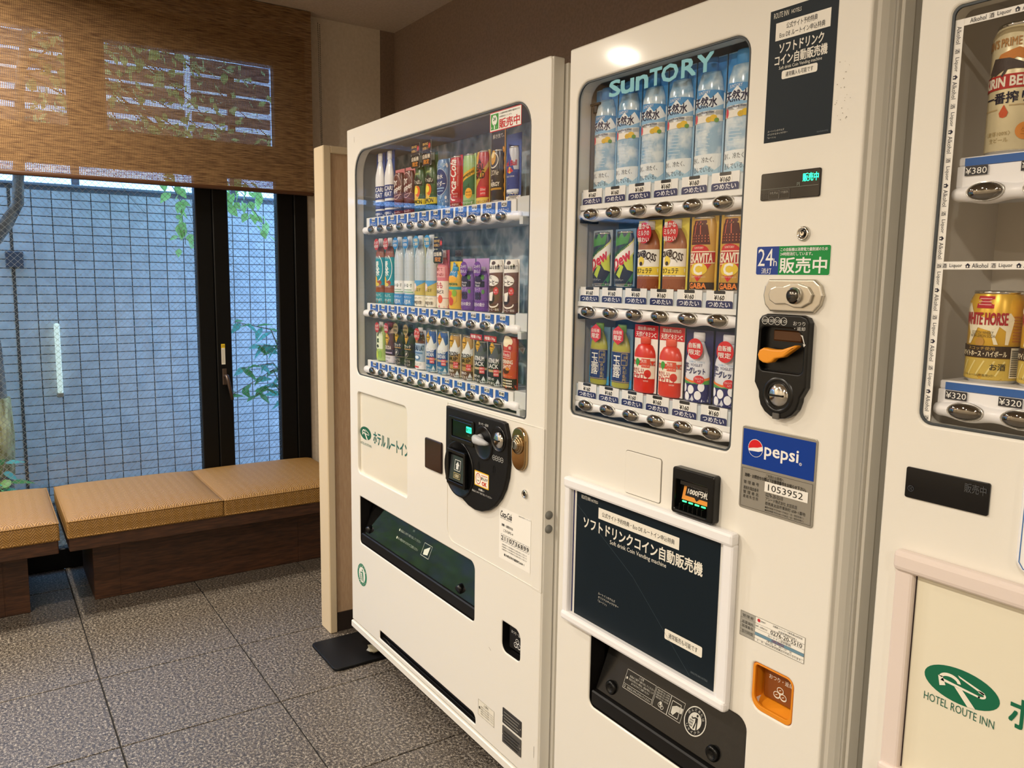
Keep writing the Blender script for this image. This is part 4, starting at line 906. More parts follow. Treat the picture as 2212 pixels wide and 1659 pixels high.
# coin mechanism
pts = [(-0.863, 1.283), (-0.858, 1.290), (-0.848, 1.2935), (-0.782, 1.2935), (-0.772, 1.290), (-0.767, 1.282), (-0.767, 1.180), (-0.7725, 1.170), (-0.7765, 1.163)]
for i in range(9):
    t_ = -0.12 - i * (PI - 0.24) / 8; pts.append((-0.8165 + 0.0395 * math.cos(t_), 1.160 + 0.036 * math.sin(t_)))
pts += [(-0.8565, 1.165), (-0.861, 1.172), (-0.866, 1.180)]
cm = MB(black_pl).plate([pts, rr(-0.858, -0.775, 1.201, 1.272, (0.010, 0.008, 0.026, 0.008))], YB_ - 0.014, YB_ + 0.001, 0.003, 2).box(-0.860, -0.773, YB_ - 0.001, YB_ + 0.001, 1.199, 1.274).build('coin_mechanism', Bm, 'black coin mechanism with orange return lever')
MB(mat('smoky_amber', '4a2a10', 0.12)).rbox(-0.840, -0.785, YB_ - 0.004, YB_ - 0.001, 1.250, 1.268, 0.002, 1).build('coin_window', cm)
ol = MB(mat('orange_plastic', 'ef9a24', 0.32)); ol.plate([[(-0.845, 1.214), (-0.836, 1.2135), (-0.828, 1.216), (-0.822, 1.222), (-0.806, 1.226), (-0.783, 1.243), (-0.781, 1.2455), (-0.786, 1.2465), (-0.810, 1.238), (-0.826, 1.237), (-0.845, 1.2385), (-0.853, 1.234), (-0.856, 1.226), (-0.853, 1.218)]], YB_ - 0.022, YB_ - 0.008, 0.003, 2)
ol.build('return_lever', cm, 'orange return lever')
MB(mat('panel_recess', '060606', 0.3)).lathe([(0.030, -0.014), (0.027, -0.0165), (0.023, -0.0155), (0.021, -0.010), (0.002, -0.010)], (-0.817, YB_, 1.163), 'Y', 32, cap=False).build('coin_ring', cm)
MB(chrome).lathe([(0.0205, -0.010), (0.0195, -0.0145), (0.012, -0.018), (0.001, -0.019)], (-0.817, YB_, 1.163), 'Y', 32, cap=False).use(black_pl).box(-0.831, -0.803, YB_ - 0.0205, YB_ - 0.016, 1.1615, 1.1645).build('coin_slot', cm, 'round chrome coin slot')
MB(mat('latch_grey', '5b5854', 0.4)).rbox(-0.824, -0.811, YB_ - 0.017, YB_ - 0.012, 1.124, 1.134, 0.001, 1).build('latch', cm)
pr = PR(flat(YB_ - 0.014))
for i, s in enumerate(('500', '100', '50', '10')): pr.ring(-0.850 + 0.0122 * i, 1.2825, 0.0063, 0.0008, 'd2d0ca', 1).t(s, -0.850 + 0.0122 * i, 1.2825, 0.005, 'd2d0ca', 1, w=0.0095)
pr.t('おつり', -0.7845, 1.2805, 0.0065, 'd2d0ca', 1, w=0.022).t('・返却', -0.783, 1.2725, 0.006, 'd2d0ca', 1, w=0.020).p([(-0.781, 1.263), (-0.778, 1.260), (-0.7735, 1.249), (-0.7755, 1.2495), (-0.7735, 1.2445), (-0.7700, 1.2485), (-0.7720, 1.249), (-0.7765, 1.2625)], 'd2d0ca', 1)
pr.build('panel_print', cm)
# brand plate
bp_ = MB(mat('plate_silver', 'a9a59b', 0.32, 0.55)).plate([rr(-0.894, -0.746, 0.957, 1.101, 0.005)], YB_ - 0.002, YB_ + 0.001, 0.0008).build('brand_plate', Bm, 'silver plate with blue cola logo')
pr = PR(flat(YB_ - 0.002)); pr.r(-0.891, -0.749, 1.033, 1.096, '0d3a94', 0, 0.001).frame(-0.890, -0.750, 0.961, 1.028, 0.0006, '57534b', 0)
gx, gz, gr = -0.864, 1.0655, 0.0145
pr.d(gx, gz, gr * 1.06, 'f4f2ee', 1)
def cap_seg(a0, a1, n=10): return [(gx + gr * math.cos(math.radians(a0 + (a1 - a0) * i / n)), gz + gr * math.sin(math.radians(a0 + (a1 - a0) * i / n))) for i in range(n + 1)]
pr.p(cap_seg(20, 188) + [(gx - gr * .35, gz + gr * .02), (gx + gr * .3, gz + gr * .12)], 'd8232a', 2)
pr.p(cap_seg(205, 350) + [(gx + gr * .45, gz - gr * .35), (gx - gr * .3, gz - gr * .38)], '0d3a94', 2)
pr.t('pepsi', -0.812, 1.0635, 0.026, 'f4f2ee', 1, w=0.066, bold=0.015).ring(-0.7745, 1.056, 0.0025, 0.0006, 'f4f2ee', 1).t('R', -0.7745, 1.056, 0.0025, 'f4f2ee', 1)
pr.t('ご利用のお客様へ', -0.822, 1.023, 0.006, '2a2824', 1, w=0.036).t('故障・お問合せの際は下記管理番号をお知らせ下さい。', -0.822, 1.0165, 0.0065, '2a2824', 1, w=0.122, bold=0.01)
pr.r(-0.841, -0.757, 0.996, 1.0135, 'f1eee6', 1).t('1053952', -0.800, 1.0045, 0.011, '35332f', 2, w=0.068)
for s, z in (('管 理 番 号', 1.004), ('連絡先電話番号', 0.994), ('管 理 者 名', 0.9865), ('連 絡 先 住 所', 0.979)): pr.t(s, -0.885, z, 0.006, '2a2824', 1, w=0.032, al='L')
for s, z in (('0276-20-5510', 0.9915), ('アシード株式会社 太田支店', 0.984), ('群馬県太田市東新町 658−1番地', 0.9765)): pr.t(s, -0.838, z, 0.0062, '2a2824', 1, w={0.9915: 0.034, 0.984: 0.062, 0.9765: 0.078}[z], al='L')
for i in range(2): pr.t('●受付時間 平日9:00〜17:00(土・日・祝日を除く)', -0.838, 0.9695 - i * 0.005, 0.004, '2a2824', 1, w=0.076, al='L')
pr.build('plate_print', bp_)
# admin label
pr = PR(flat(YB_)); pr.r(-0.877, -0.746, 0.7295, 0.774, 'f3f0e7', 0).r(-0.877, -0.845, 0.7295, 0.774, 'a6a49c', 1).r(-0.845, -0.746, 0.741, 0.7465, '6f93a8', 1)
pr.frame(-0.877, -0.746, 0.7295, 0.774, 0.0006, '6b675e', 2)
for z in (0.7625, 0.7535, 0.7465, 0.741, 0.7355): pr.line([(-0.877, z), (-0.746, z)], 0.0004, '6b675e', 2)
for s, z in (('管理者', 0.767), ('設置場所', 0.7555), ('管理番号', 0.748), ('受付時間', 0.738)): pr.t(s, -0.861, z, 0.0055, '3c3a36', 2, w=0.024)
pr.d(-0.838, 0.769, 0.003, 'c8313a', 2).t('pepsi', -0.829, 0.769, 0.004, '333333', 2).t('北関東ペプシコーラ販売(株)太田支店', -0.780, 0.770, 0.004, '333333', 2, w=0.058).t('太田市東新町658-1', -0.780, 0.765, 0.0035, '333333', 2, w=0.036).t('故障・お問合せは', -0.832, 0.758, 0.0035, '333333', 2, w=0.024).t('0276-20-5510', -0.782, 0.758, 0.0072, '262626', 2, w=0.062).t('ルートイン足利駅前', -0.795, 0.750, 0.0048, '444444', 2, w=0.046).t('1053952', -0.797, 0.744, 0.0042, '9a3556', 3, w=0.024).t('(平日)  8：30〜17：15', -0.795, 0.7385, 0.004, '333333', 2, w=0.05).t('土・日・祝日は翌日営業日の対応となります。', -0.795, 0.7335, 0.0034, '333333', 2, w=0.09)
pr.build('admin_label', Bm, 'white and grey administrator label')
# orange coin return
og = mat('orange_cup', 'e8901f', 0.3); od = mat('orange_flap', '8a4a16', 0.25)
MB(black_sat).plate([pk, rr(-1.2815, -0.8545, 0.4035, 0.5765, (0.017, 0.017, 0.021, 0.005))], YB_ + 0.003, YB_ + 0.042).build('opening_liner', Bm)
cr_ = MB(og).box(-0.850, -0.760, YB_ + 0.036, YB_ + 0.040, 0.60, 0.697).box(-0.850, -0.8445, YB_ + 0.004, YB_ + 0.04, 0.605, 0.695).box(-0.7645, -0.760, YB_ + 0.004, YB_ + 0.04, 0.605, 0.695).box(-0.848, -0.761, YB_ + 0.004, YB_ + 0.04, 0.690, 0.694)
cr_.raw([(-0.845, YB_ + 0.004, 0.609), (-0.764, YB_ + 0.004, 0.609), (-0.764, YB_ + 0.038, 0.630), (-0.845, YB_ + 0.038, 0.630)], [(0, 1, 2, 3)])
cr_ = cr_.build('coin_return', Bm, 'orange coin return cup')
MB(og).plate([rr(-0.8455, -0.7635, 0.6085, 0.6915, (0.021, 0.012, 0.013, 0.008)), rr(-0.8405, -0.7665, 0.617, 0.6890, (0.018, 0.010, 0.011, 0.006))], YB_ + 0.001, YB_ + 0.006, 0.001).build('cup_rim', cr_)
MB(od).plate([rr(-0.836, -0.768, 0.628, 0.687, 0.004)], YB_ + 0.020, YB_ + 0.026, 0.002).build('return_flap', cr_)
pr = PR(flat(YB_ + 0.020)); pr.t('おつり・返却', -0.801, 0.669, 0.0085, 'f0e8d8', 1, w=0.048); coin_stack(pr, -0.801, 0.646, 0.011, 'f0e8d8', 1, '8a4a16'); pr.build('return_print', cr_)
pr = PR(flat(YB_))
random.seed(5)
for i in range(26): pr.d(-0.757 + random.random() * 0.018 + random.random() ** 3 * 0.01, 1.585 + random.random() * 0.085, 0.0004 + random.random() * 0.0005, 'a79f90', 0, n=6)
pr.build('scuff_marks', Bm)

# ------------------------------------------------------------------ machine C (beer machine, runs out of the picture)
YC = 1.085
Cm = thing('vending_machine', (-0.14, 1.45, 0.0), 'cream beer vending machine with liquor tape around its window', 'vending machine')
gc = rr(-0.592, 0.300, 1.152, 1.705, (0.018, 0.018, 0.02, 0.012), 6)
MB(paint).plate([rr(-0.635, 0.350, 0.100, 1.829, 0.004), gc], YC, YC + 0.036, 0.004, 2).build('door', Cm)
cab = MB(paint_side)
cab.box(-0.632, -0.616, YC + 0.04, YC + 0.74, 0.078, 1.815).box(0.332, 0.348, YC + 0.04, YC + 0.74, 0.078, 1.815).box(-0.616, 0.332, YC + 0.72, YC + 0.74, 0.078, 1.815).box(-0.616, 0.332, YC + 0.04, YC + 0.72, 1.80, 1.815).box(-0.616, 0.332, YC + 0.04, YC + 0.72, 0.078, 0.098)
cab.build('cabinet', Cm)
for x in (-0.58, 0.29):
    for y in (YC + 0.10, YC + 0.66): MB(steel).lathe([(0.028, 0.0), (0.028, 0.006), (0.011, 0.01), (0.011, 0.079)], (x, y, 0), 'Z', 16).build('levelling_foot', Cm)
case(Cm, -0.606, 0.31, YC + 0.036, YC + 0.20, 1.145, 1.74, mat('case_cream', 'd2cabc', 0.5), mat('case_warm', 'c4beb4', 0.5))
MB(pane_m).plate([rr(-0.596, 0.304, 1.148, 1.709, 0.018, 6)], YC + 0.0055, YC + 0.0085).build('front_glass', Cm)
ring_gasket(Cm, rr(-0.5918, 0.2998, 1.1522, 1.7048, (0.018, 0.018, 0.02, 0.012), 6), rr(-0.5885, 0.2965, 1.1555, 1.7015, (0.015, 0.015, 0.017, 0.010), 6), YC + 0.002, YC + 0.0052)
colsC = [-0.535 + 0.0687 * i for i in range(12)]
for zr, zb, n_ in ((1.4645, 1.513, 1), (1.1745, 1.214, 2)):
    MB(white_pl).rbox(-0.578, 0.29, YC + 0.022, YC + 0.13, zb - 0.012, zb, 0.002, 1).rbox(-0.578, 0.29, YC + 0.020, YC + 0.03, zb - 0.04, zb - 0.012, 0.001, 1).use(ink('2a5ea6')).box(-0.568, 0.28, YC + 0.0190, YC + 0.0225, zb - 0.012, zb - 0.002).build('shelf', Cm)
    button_rail(Cm, -0.580, 0.285, YC + 0.022, zr, colsC, 0.0687)
    for i in range(n_ + 1):
        pr = PR(flat(YC + 0.018)); x = -0.552 + 0.069 * i; pr.r(x - 0.0145, x + 0.0145, zb - 0.025, zb - 0.013, '2b2a30', 0).t('¥380' if n_ == 1 else '¥320', x, zb - 0.019, 0.0085, 'f2f0ea', 1, w=0.027); pr.build('price_tag', Cm)
# liquor tape
tp = PR(flat(YC + 0.0055)); tp.r(-0.588, 0.29, 1.6785, 1.6875, 'f4f1ea', 0).r(-0.588, 0.29, 1.3650, 1.3755, 'f4f1ea', 0).r(-0.5885, -0.5775, 1.157, 1.6875, 'f4f1ea', 1)
def house(pr, u, v, k, rot, l):
    q = lambda a, b: (u + k * (a * math.cos(rot) - b * math.sin(rot)), v + k * (a * math.sin(rot) + b * math.cos(rot)))
    pr.p([q(-.6, 0), q(0, .55), q(.6, 0), q(.4, 0), q(.4, -.5), q(-.4, -.5), q(-.4, 0)], '2a2838', l); pr.p([q(-.15, -.4), q(.15, -.4), q(.15, 0), q(-.15, 0)], 'f4f1ea', l + 1)
for zt, x0 in ((1.683, -0.560), (1.370, -0.5925)):
    x = x0
    while x < 0.2:
        if x > -0.575: tp.t('Alkohol', x, zt, 0.0058, '33323a', 2, w=0.020)
        tp.t('酒', x + 0.0165, zt, 0.006, '33323a', 2); tp.t('Liquor', x + 0.0315, zt - 0.0003, 0.0062, '33323a', 2, w=0.0165); house(tp, x + 0.047, zt, 0.0058, 0, 2); x += 0.0625
z = 1.668
while z > 1.17:
    tp.t('Alkohol', -0.583, z, 0.0058, '33323a', 2, w=0.022, rot=-PI / 2).t('酒', -0.583, z - 0.020, 0.006, '33323a', 2, rot=-PI / 2).t('Liquor', -0.583, z - 0.037, 0.0062, '33323a', 2, w=0.018, rot=-PI / 2); house(tp, -0.583, z - 0.053, 0.0058, -PI / 2, 2); z -= 0.0695
tp.build('liquor_tape', Cm, 'white tape repeating the words for liquor')
ds = MB(mat('panel_glass_black', '07070a', 0.10)).plate([rr(-0.601, -0.488, 1.045, 1.089, 0.003)], YC - 0.003, YC + 0.001, 0.001).build('status_display', Cm, 'black unlit status display')
pr = PR(flat(YC - 0.003)); pr.t('販売中', -0.5055, 1.0775, 0.0125, '4b4c4e', 1, w=0.028, bold=0.01); pr.build('display_lettering', ds)
pr = PR(flat(YC - 0.003)); pr.ring(-0.592, 1.059, 0.0045, 0.001, '3d4046', 1).line([(-0.594, 1.061), (-0.590, 1.057)], 0.001, '3d4046', 1).line([(-0.594, 1.057), (-0.590, 1.061)], 0.001, '3d4046', 1); pr.build('lamp_symbol', ds)
pf = MB(mat('sign_cream', 'e9e2cc', 0.4)).box(-0.575, 0.18, YC - 0.004, YC + 0.001, 0.640, 0.945).build('sign_frame', Cm, 'cream sign panel with green hotel emblem in pinkish frame')
for q in ((-0.602, 0.20, 0.940, 0.971), (-0.602, 0.20, 0.618, 0.648)): MB(paint_pink).rbox(q[0], q[1], YC - 0.020, YC, q[2], q[3], 0.008, 3).build('frame_bar', pf)
for q in ((-0.600, -0.573, 0.640, 0.945), (0.172, 0.198, 0.640, 0.945)): MB(paint_pink).rbox(q[0], q[1], YC - 0.014, YC, q[2], q[3], 0.004).build('frame_bar', pf)
pr = PR(flat(YC - 0.004)); pr.r(-0.5735, -0.571, 0.648, 0.941, '3b2f2d', 0); hotel_logo(pr, -0.500, 0.803, 0.050, 0.0245, '1c6a4c', 'efe9d8', 0)
pr.t('HOTEL ROUTE INN', -0.501, 0.7705, 0.0115, '2f6655', 1, w=0.094); pr.t('ホテル ルートイン', -0.30, 0.800, 0.040, '1c6a4c', 1, w=0.275, bold=0.018); pr.build('sign_print', pf)
wp = MB(white_pl).plate([rr(-0.447, -0.24, 0.985, 1.135, (0.02, 0.02, 0.01, 0.01))], YC - 0.012, YC + 0.001, 0.004, 2).build('coin_panel', Cm, 'white coin panel with thin blue outline')
pr = PR(flat(YC - 0.012)); pr.p([(-0.26, 0.9914), (-0.4363, 0.9914), (-0.4421, 0.9998), (-0.4421, 1.13), (-0.4409, 1.13), (-0.4409, 1.0002), (-0.4357, 0.9926), (-0.26, 0.9926)], '3d6fb0', 0); pr.build('panel_print', wp)

# ================================================================== drinks shown in the machines
BOT = lambda R, h, nk=0.40, sh=0.62: [(R * .88, 0), (R, .004), (R, h * sh), (R * .93, h * (sh + .07)), (R * .70, h * (sh + .16)), (R * nk, h * .875)]
CAN = lambda R, h: [(R * .84, 0), (R, .005), (R, h - .013), (R * .86, h - .003), (R * .84, h)]
def drink(kind, name, x, Y, z, label, group, R, h, body, card=None, card_h=None, card_w=0.064, cap=None, cprint=None, kprint=None, full=False, yoff=0.050, ky=0.5, metal=False, sh=0.62, stickers=()):
    """a display dummy: half-round container in front of a printed backing card (full=True: a whole can)"""
    yc = Y + yoff
    t = thing(name, (x, yc, z), label, 'can' if kind == 'can' else 'bottle', group)
    prof = CAN(R, h) if kind == 'can' else BOT(R, h, sh=sh)
    def rad(v):
        if v <= prof[0][1]: return prof[0][0]
        for (r0, h0), (r1, h1) in zip(prof[:-1], prof[1:]):
            if h0 <= v <= h1: return r0 + (r1 - r0) * (v - h0) / max(h1 - h0, 1e-6)
        return prof[-1][0]
    if full: ky = 1.0
    elif kind == 'bottle': R *= 1.07
    bm_ = body if not isinstance(body, str) else mat('body_' + body, body, 0.28)
    MB(bm_).lathe(prof, (x, yc, z), 'Z', 24 if full else 16, *((0.0, 2 * PI) if full else (PI, 2 * PI)), ky=ky).build(kind, t)
    if cap: MB(mat('cap_' + cap, cap, 0.35)).lathe([(R * .40, h * .87), (R * .46, h * .875), (R * .46, h * .985), (R * .42, h)], (x, yc, z), 'Z', 16, *((0.0, 2 * PI) if full else (PI, 2 * PI)), ky=ky).build('cap', t)
    if metal:
        MB(chrome).lathe([(R * .80, -0.001), (R * .86, 0.0), (R * .98, 0.004), (R * 1.002, 0.0055)], (x, yc, z), 'Z', 24, *((0.0, 2 * PI) if full else (PI, 2 * PI)), ky=ky).build('can_base', t)
        MB(chrome).lathe([(R * .865, h - 0.0035), (R * .885, h - 0.001), (R * .87, h + 0.001), (R * .82, h), (R * .80, h - 0.004)], (x, yc, z), 'Z', 24, *((0.0, 2 * PI) if full else (PI, 2 * PI)), ky=ky).build('can_rim', t)
    if card:
        MB(ink(card)).box(x - card_w / 2, x + card_w / 2, yc, yc + 0.0015, z, z + (card_h or h)).build('backing_card', t)
        if kprint:
            k = PR(lambda u, v, d: (x + u, yc - d, z + v)); kprint(k)
            if k.mb.v: k.build('card_print', t)
    if cprint:
        def surf(u, v, d):
            r = rad(v); th = max(-1.5, min(1.5, u / R)) if not full else u / R
            return (x + (r + d) * math.sin(th), yc - (r + d / ky) * ky * math.cos(th), z + v)
        c = PR(surf, 0.0045); cprint(c); c.build('label', t)
    for nm, lab, w0, w1, v0, v1, fn in stickers:          # little stand-up tags stuck on the front sleeve
        ys = yc - R * ky - 0.003
        MB(white_pl).box(x + w0, x + w1, ys, ys + 0.0008, z + v0, z + v1).build(nm, t, lab)
        s = PR(lambda u, v, d: (x + u, ys - d, z + v)); fn(s); s.build(nm + '_print', t)
    return t
def band(p, v0, v1, c, l=0, u=0.05): p.r(-u, u, v0, v1, c, l)

def foot(text, bgc, fg, h=0.024, sub=None):
    def f(k):
        k.r(-0.032, 0.032, 0.0, h, bgc, 0).t(text, 0, h * (.62 if sub else .5), h * .34, fg, 1, w=0.052, bold=0.01)
        if sub: k.t(sub, 0, h * .24, h * .26, fg, 1, w=0.046)
    return f

black_tag = lambda s: s.r(-0.027, 0.027, 0.128, 0.166, '17130f', 0, 0.006).t('自販機', 0, 0.154, 0.012, 'f3e9d4', 1, w=0.044, bold=0.015).t('限定', 0, 0.139, 0.013, 'e9982e', 1, w=0.034, bold=0.015)
def heat_tag(v):
    def f(s):
        s.r(-0.027, 0.027, v, v + 0.03, '1c1420', 0, 0.003).t('熱中症', -0.006, v + 0.021, 0.008, 'e9c069', 1, w=0.032, bold=0.01).t('対策に!', -0.006, v + 0.009, 0.008, 'e9c069', 1, w=0.034, bold=0.01)
        s.p([(0.018 + (0.008 if i % 2 else 0.0045) * math.cos(i * PI / 7), v + 0.015 + (0.010 if i % 2 else 0.005) * math.sin(i * PI / 7)) for i in range(14)], 'd8452f', 1)
    return f
zA1, zA2, zA3 = 1.535, 1.255, 1.063
# ---- machine A, top row
def c_sport(p):
    band(p, 0.026, 0.048, '243a7d'); band(p, 0.056, 0.098, '243a7d'); p.t('POCARI', 0, 0.087, 0.014, 'f4f6fa', 1, w=0.074, bold=0.02).t('SWEAT', 0, 0.069, 0.014, 'f4f6fa', 1, w=0.064, bold=0.02)
    p.r(-0.05, 0.05, 0.0, 0.02, '243a7d').t('水分補給に!', 0.004, 0.010, 0.008, 'f4f6fa', 1, w=0.05, bold=0.01)
    for i in range(3): p.r(-0.02, 0.02, 0.030 + i * 0.005, 0.032 + i * 0.005, '7d8cc0', 1)
for i in (0, 1): drink('bottle', 'sports_drink_bottle', colsA[i], YA, zA1, 'white sports drink bottle with navy label on navy card', 'white sports drink bottles', 0.029, 0.204, 'eceef0', '24407f', 0.205, cap='f1f2f2', cprint=c_sport, sh=0.60)
def c_pepper(p):
    band(p, 0.0, 0.012, '6a1a2c'); band(p, 0.012, 0.030, '26345f'); p.ring(0, 0.085, 0.030, 0.0016, 'e6c8bf', 0, 0.038, 30)
    p.t('Dr', -0.004, 0.098, 0.019, 'f2e9e4', 1, w=0.028, bold=0.02, rot=0.25).t('Pepper', 0.002, 0.076, 0.022, 'f2e9e4', 1, w=0.062, bold=0.02, rot=0.25).t('二十種類以上のフルーツ', 0.0, 0.021, 0.006, 'e8e4e2', 1, w=0.054).t('フレーバー', 0.004, 0.007, 0.007, 'f2e9e4', 1, w=0.04, bold=0.01)
    p.line([(-0.03, 0.054), (0.03, 0.062)], 0.002, 'caa49c', 1).line([(-0.03, 0.050), (0.03, 0.042)], 0.0015, '8f5148', 1)
for i in (2, 3): drink('can', 'cola_can', colsA[i], YA, zA1, 'maroon soda can with slanted white lettering on pink card', 'maroon soda cans', 0.030, 0.128, '5b2320', 'c77b7c', 0.140, cprint=c_pepper)
def c_lemon(p):
    band(p, 0.0, 0.018, '1d4a6c'); band(p, 0.020, 0.038, 'e6d22c', 1); p.t('LEMON', 0.002, 0.029, 0.013, '1d1a10', 2, w=0.052, bold=0.02).d(-0.002, 0.056, 0.018, 'e2b43a', 1, 0.022).d(0.008, 0.060, 0.012, 'e06a2c', 2, 0.016).d(0.0, 0.062, 0.010, 'f0e04c', 3)
    p.p([(-0.03, 0.078), (0.0, 0.106), (0.03, 0.086), (0.03, 0.076)], '161d12', 1).t('すっぱい', 0.004, 0.088, 0.012, 'f1ede0', 2, w=0.046, bold=0.015, rot=-0.1).t('Sweet', 0.0, 0.113, 0.010, 'c8d88a', 1, w=0.036, shear=0.2)
    for k in range(10): p.d(-0.03 + 0.007 * k, 0.045 + 0.03 * math.sin(k * 2.3) ** 2, 0.002, '5c8f3c', 0, n=8)
for i in (4, 5): drink('bottle', 'lemon_soda_bottle', colsA[i], YA, zA1, 'dark green lemon drink bottle with black limited-edition tag', 'dark green lemon drink bottles', 0.030, 0.166, '2c5a32', '3a6a3a', 0.166, cap='d9ded8', cprint=c_lemon, sh=0.60,
    stickers=(('limited_tag', 'black limited-edition tag', -0.027, 0.027, 0.128, 0.166, black_tag), ('heat_tag', 'black and red heat care tag', -0.027, 0.027, 0.168, 0.198, heat_tag(0.168))))
def c_cider(p):
    p.d(0, 0.075, 0.036, '1d3c7c', 0, 0.038, 30).ring(0, 0.075, 0.036, 0.002, 'b9cde4', 1, 0.038, 30).t('純水', 0, 0.090, 0.013, 'f1f5fa', 2, w=0.034, bold=0.01).t('サイダー', 0, 0.070, 0.015, 'f1f5fa', 2, w=0.052, bold=0.015).r(-0.022, 0.022, 0.056, 0.060, '8fb0d8', 2).r(-0.018, 0.018, 0.049, 0.052, '8fb0d8', 2)
    random.seed(3)
    for k in range(40):
        u, v = random.uniform(-.04, .04), random.choice((random.uniform(.004, .036), random.uniform(.112, .134))); p.d(u, v, random.uniform(.002, .006), random.choice(('dfeaf4', '8fb4d8', '4f86c0', 'c2d8ec')), 1 + (k % 3), n=7)
drink('can', 'cider_can', colsA[6], YA, zA1, 'icy blue can with round navy emblem', None, 0.030, 0.138, '5f8fc6', '9fc0e0', 0.139, cprint=c_cider)
def c_cola(p): p.t('Coca-Cola', 0.002, 0.075, 0.030, 'f6efe9', 1, w=0.112, rot=PI / 2, shear=0.25, bold=0.015).t('ORIGINAL TASTE', 0.024, 0.082, 0.004, 'f0dcd6', 1, w=0.05, rot=PI / 2).d(0.014, 0.034, 0.013, 'b3131d', 2).t('飲みきり', 0.014, 0.037, 0.005, 'f6efe9', 3, w=0.02).t('サイズ', 0.014, 0.029, 0.005, 'f6efe9', 3, w=0.018).r(-0.03, 0.045, 0.0, 0.014, '8f1a1c', 1).t('コーラだけ。', 0.006, 0.007, 0.007, 'f6efe9', 2, w=0.05, bold=0.01)
drink('can', 'cola_can', colsA[7], YA, zA1, 'red cola can with white script running up it', None, 0.0265, 0.138, 'c4161f', 'd0343a', 0.141, cprint=c_cola, metal=True)
def c_tonic(p): p.p([(-0.045, 0.072), (0.045, 0.104), (0.045, 0.086), (-0.045, 0.054)], 'e3b23a', 1).t('Schweppes', 0.004, 0.080, 0.012, '2c4a22', 2, w=0.066, rot=0.34, bold=0.015).p([(-0.045, 0.054), (0.045, 0.086), (0.045, 0.03), (-0.045, 0.03)], '2f6f4a', 0).t('レモンソーダ', -0.006, 0.046, 0.010, '173d22', 2, w=0.05, rot=0.34, bold=0.01).d(0.014, 0.033, 0.014, 'f0b032', 2).t('飲みきり', 0.014, 0.036, 0.005, '3a2a10', 3, w=0.02).t('サイズ', 0.014, 0.028, 0.005, '3a2a10', 3, w=0.018).r(-0.045, 0.045, 0, 0.015, '6f9f58', 1).t('レモンソーダ', 0.004, 0.008, 0.008, 'eef4e2', 2, w=0.054, bold=0.01)
drink('can', 'lemon_soda_can', colsA[8], YA, zA1, 'pale green soda can with diagonal yellow banner', None, 0.0265, 0.136, '9cc47a', 'b6d79a', 0.137, cprint=c_tonic, metal=True)
def c_gold(p): p.p([(-0.045, 0.136), (0.0, 0.136), (-0.02, 0.03), (-0.045, 0.03)], 'd9a83c', 0).t('REAL', -0.002, 0.094, 0.017, '201512', 1, w=0.046, bold=0.02).t('GOLD', -0.002, 0.074, 0.017, '201512', 1, w=0.050, bold=0.02).p([(-0.006, 0.104), (0.002, 0.116), (0.010, 0.104)], '201512', 1).p([(-0.045, 0.03), (0.045, 0.115), (0.045, 0.10), (-0.045, 0.015)], 'caa03a', 0).r(0.004, 0.028, 0.020, 0.044, 'd8323a', 2, 0.002).t('250ml', 0.016, 0.037, 0.006, 'f8efe8', 3, w=0.019).t('20円引', 0.016, 0.027, 0.005, 'f8efe8', 3, w=0.018).r(-0.045, 0.045, 0.0, 0.017, 'e0bf4a', 1).t('ローヤルゼリーエキス', 0.004, 0.007, 0.007, '5c1c14', 2, w=0.058)
drink('can', 'energy_drink_can', colsA[9], YA, zA1, 'red and gold drink can with black lettering', None, 0.0275, 0.136, 'b3262b', 'c9a94a', 0.138, cprint=c_gold, metal=True)
def c_energy(p): p.ring(-0.004, 0.105, 0.022, 0.003, 'e7e0d0', 1, 0.020, 22, -2.2, 1.6).d(-0.006, 0.112, 0.014, 'd29c34', 1, 0.018).d(-0.006, 0.118, 0.008, 'f0dc9a', 2).t('ZONe', 0.002, 0.074, 0.013, 'e9e2d2', 1, w=0.034, shear=0.3).t('THE', -0.010, 0.055, 0.005, 'e9e2d2', 1).t('ENERGY', 0.0, 0.045, 0.010, 'f2ede0', 1, w=0.044, bold=0.02).r(-0.03, 0.03, 0.031, 0.036, 'b98a2c', 1)
def k_energy(k):
    k.t('解き放て。', 0.0, 0.166, 0.011, 'd8d2c4', 1, w=0.052)
    for i in range(6): k.d(0.024, 0.02 + i * 0.022, 0.0045, 'd0902c', 1, 0.008)
    k.r(0.0295, 0.0335, 0.0, 0.182, 'd79b3c', 1)
drink('can', 'energy_drink_can', colsA[10], YA, zA1, 'black energy drink can on a tall black card', None, 0.0265, 0.130, '16130f', '16130f', 0.182, 0.067, cprint=c_energy, kprint=k_energy, metal=True)
def c_bull(p):
    p.p([(-0.045, 0.128), (-0.012, 0.128), (0.016, 0.062), (-0.045, 0.062)], '24418f', 0).p([(-0.045, 0.0), (0.045, 0.0), (0.045, 0.062), (0.016, 0.062), (-0.045, 0.062)], '23408c', 0).p([(0.016, 0.062), (0.045, 0.062), (0.045, 0.0), (0.03, 0.0)], '23408c', 1)
    p.t('Red Bull', 0.0, 0.078, 0.013, 'c8232c', 2, w=0.052, bold=0.02).d(0.0, 0.061, 0.008, 'e4b23a', 1).p([(-0.014, 0.058), (-0.004, 0.068), (-0.001, 0.060), (-0.006, 0.055)], 'c8232c', 2).p([(0.014, 0.058), (0.004, 0.068), (0.001, 0.060), (0.006, 0.055)], 'c8232c', 2).t('ENERGY DRINK', 0.0, 0.046, 0.004, 'd8dce6', 1, w=0.036).r(-0.045, 0.045, 0.008, 0.015, 'dfe3ea', 1)
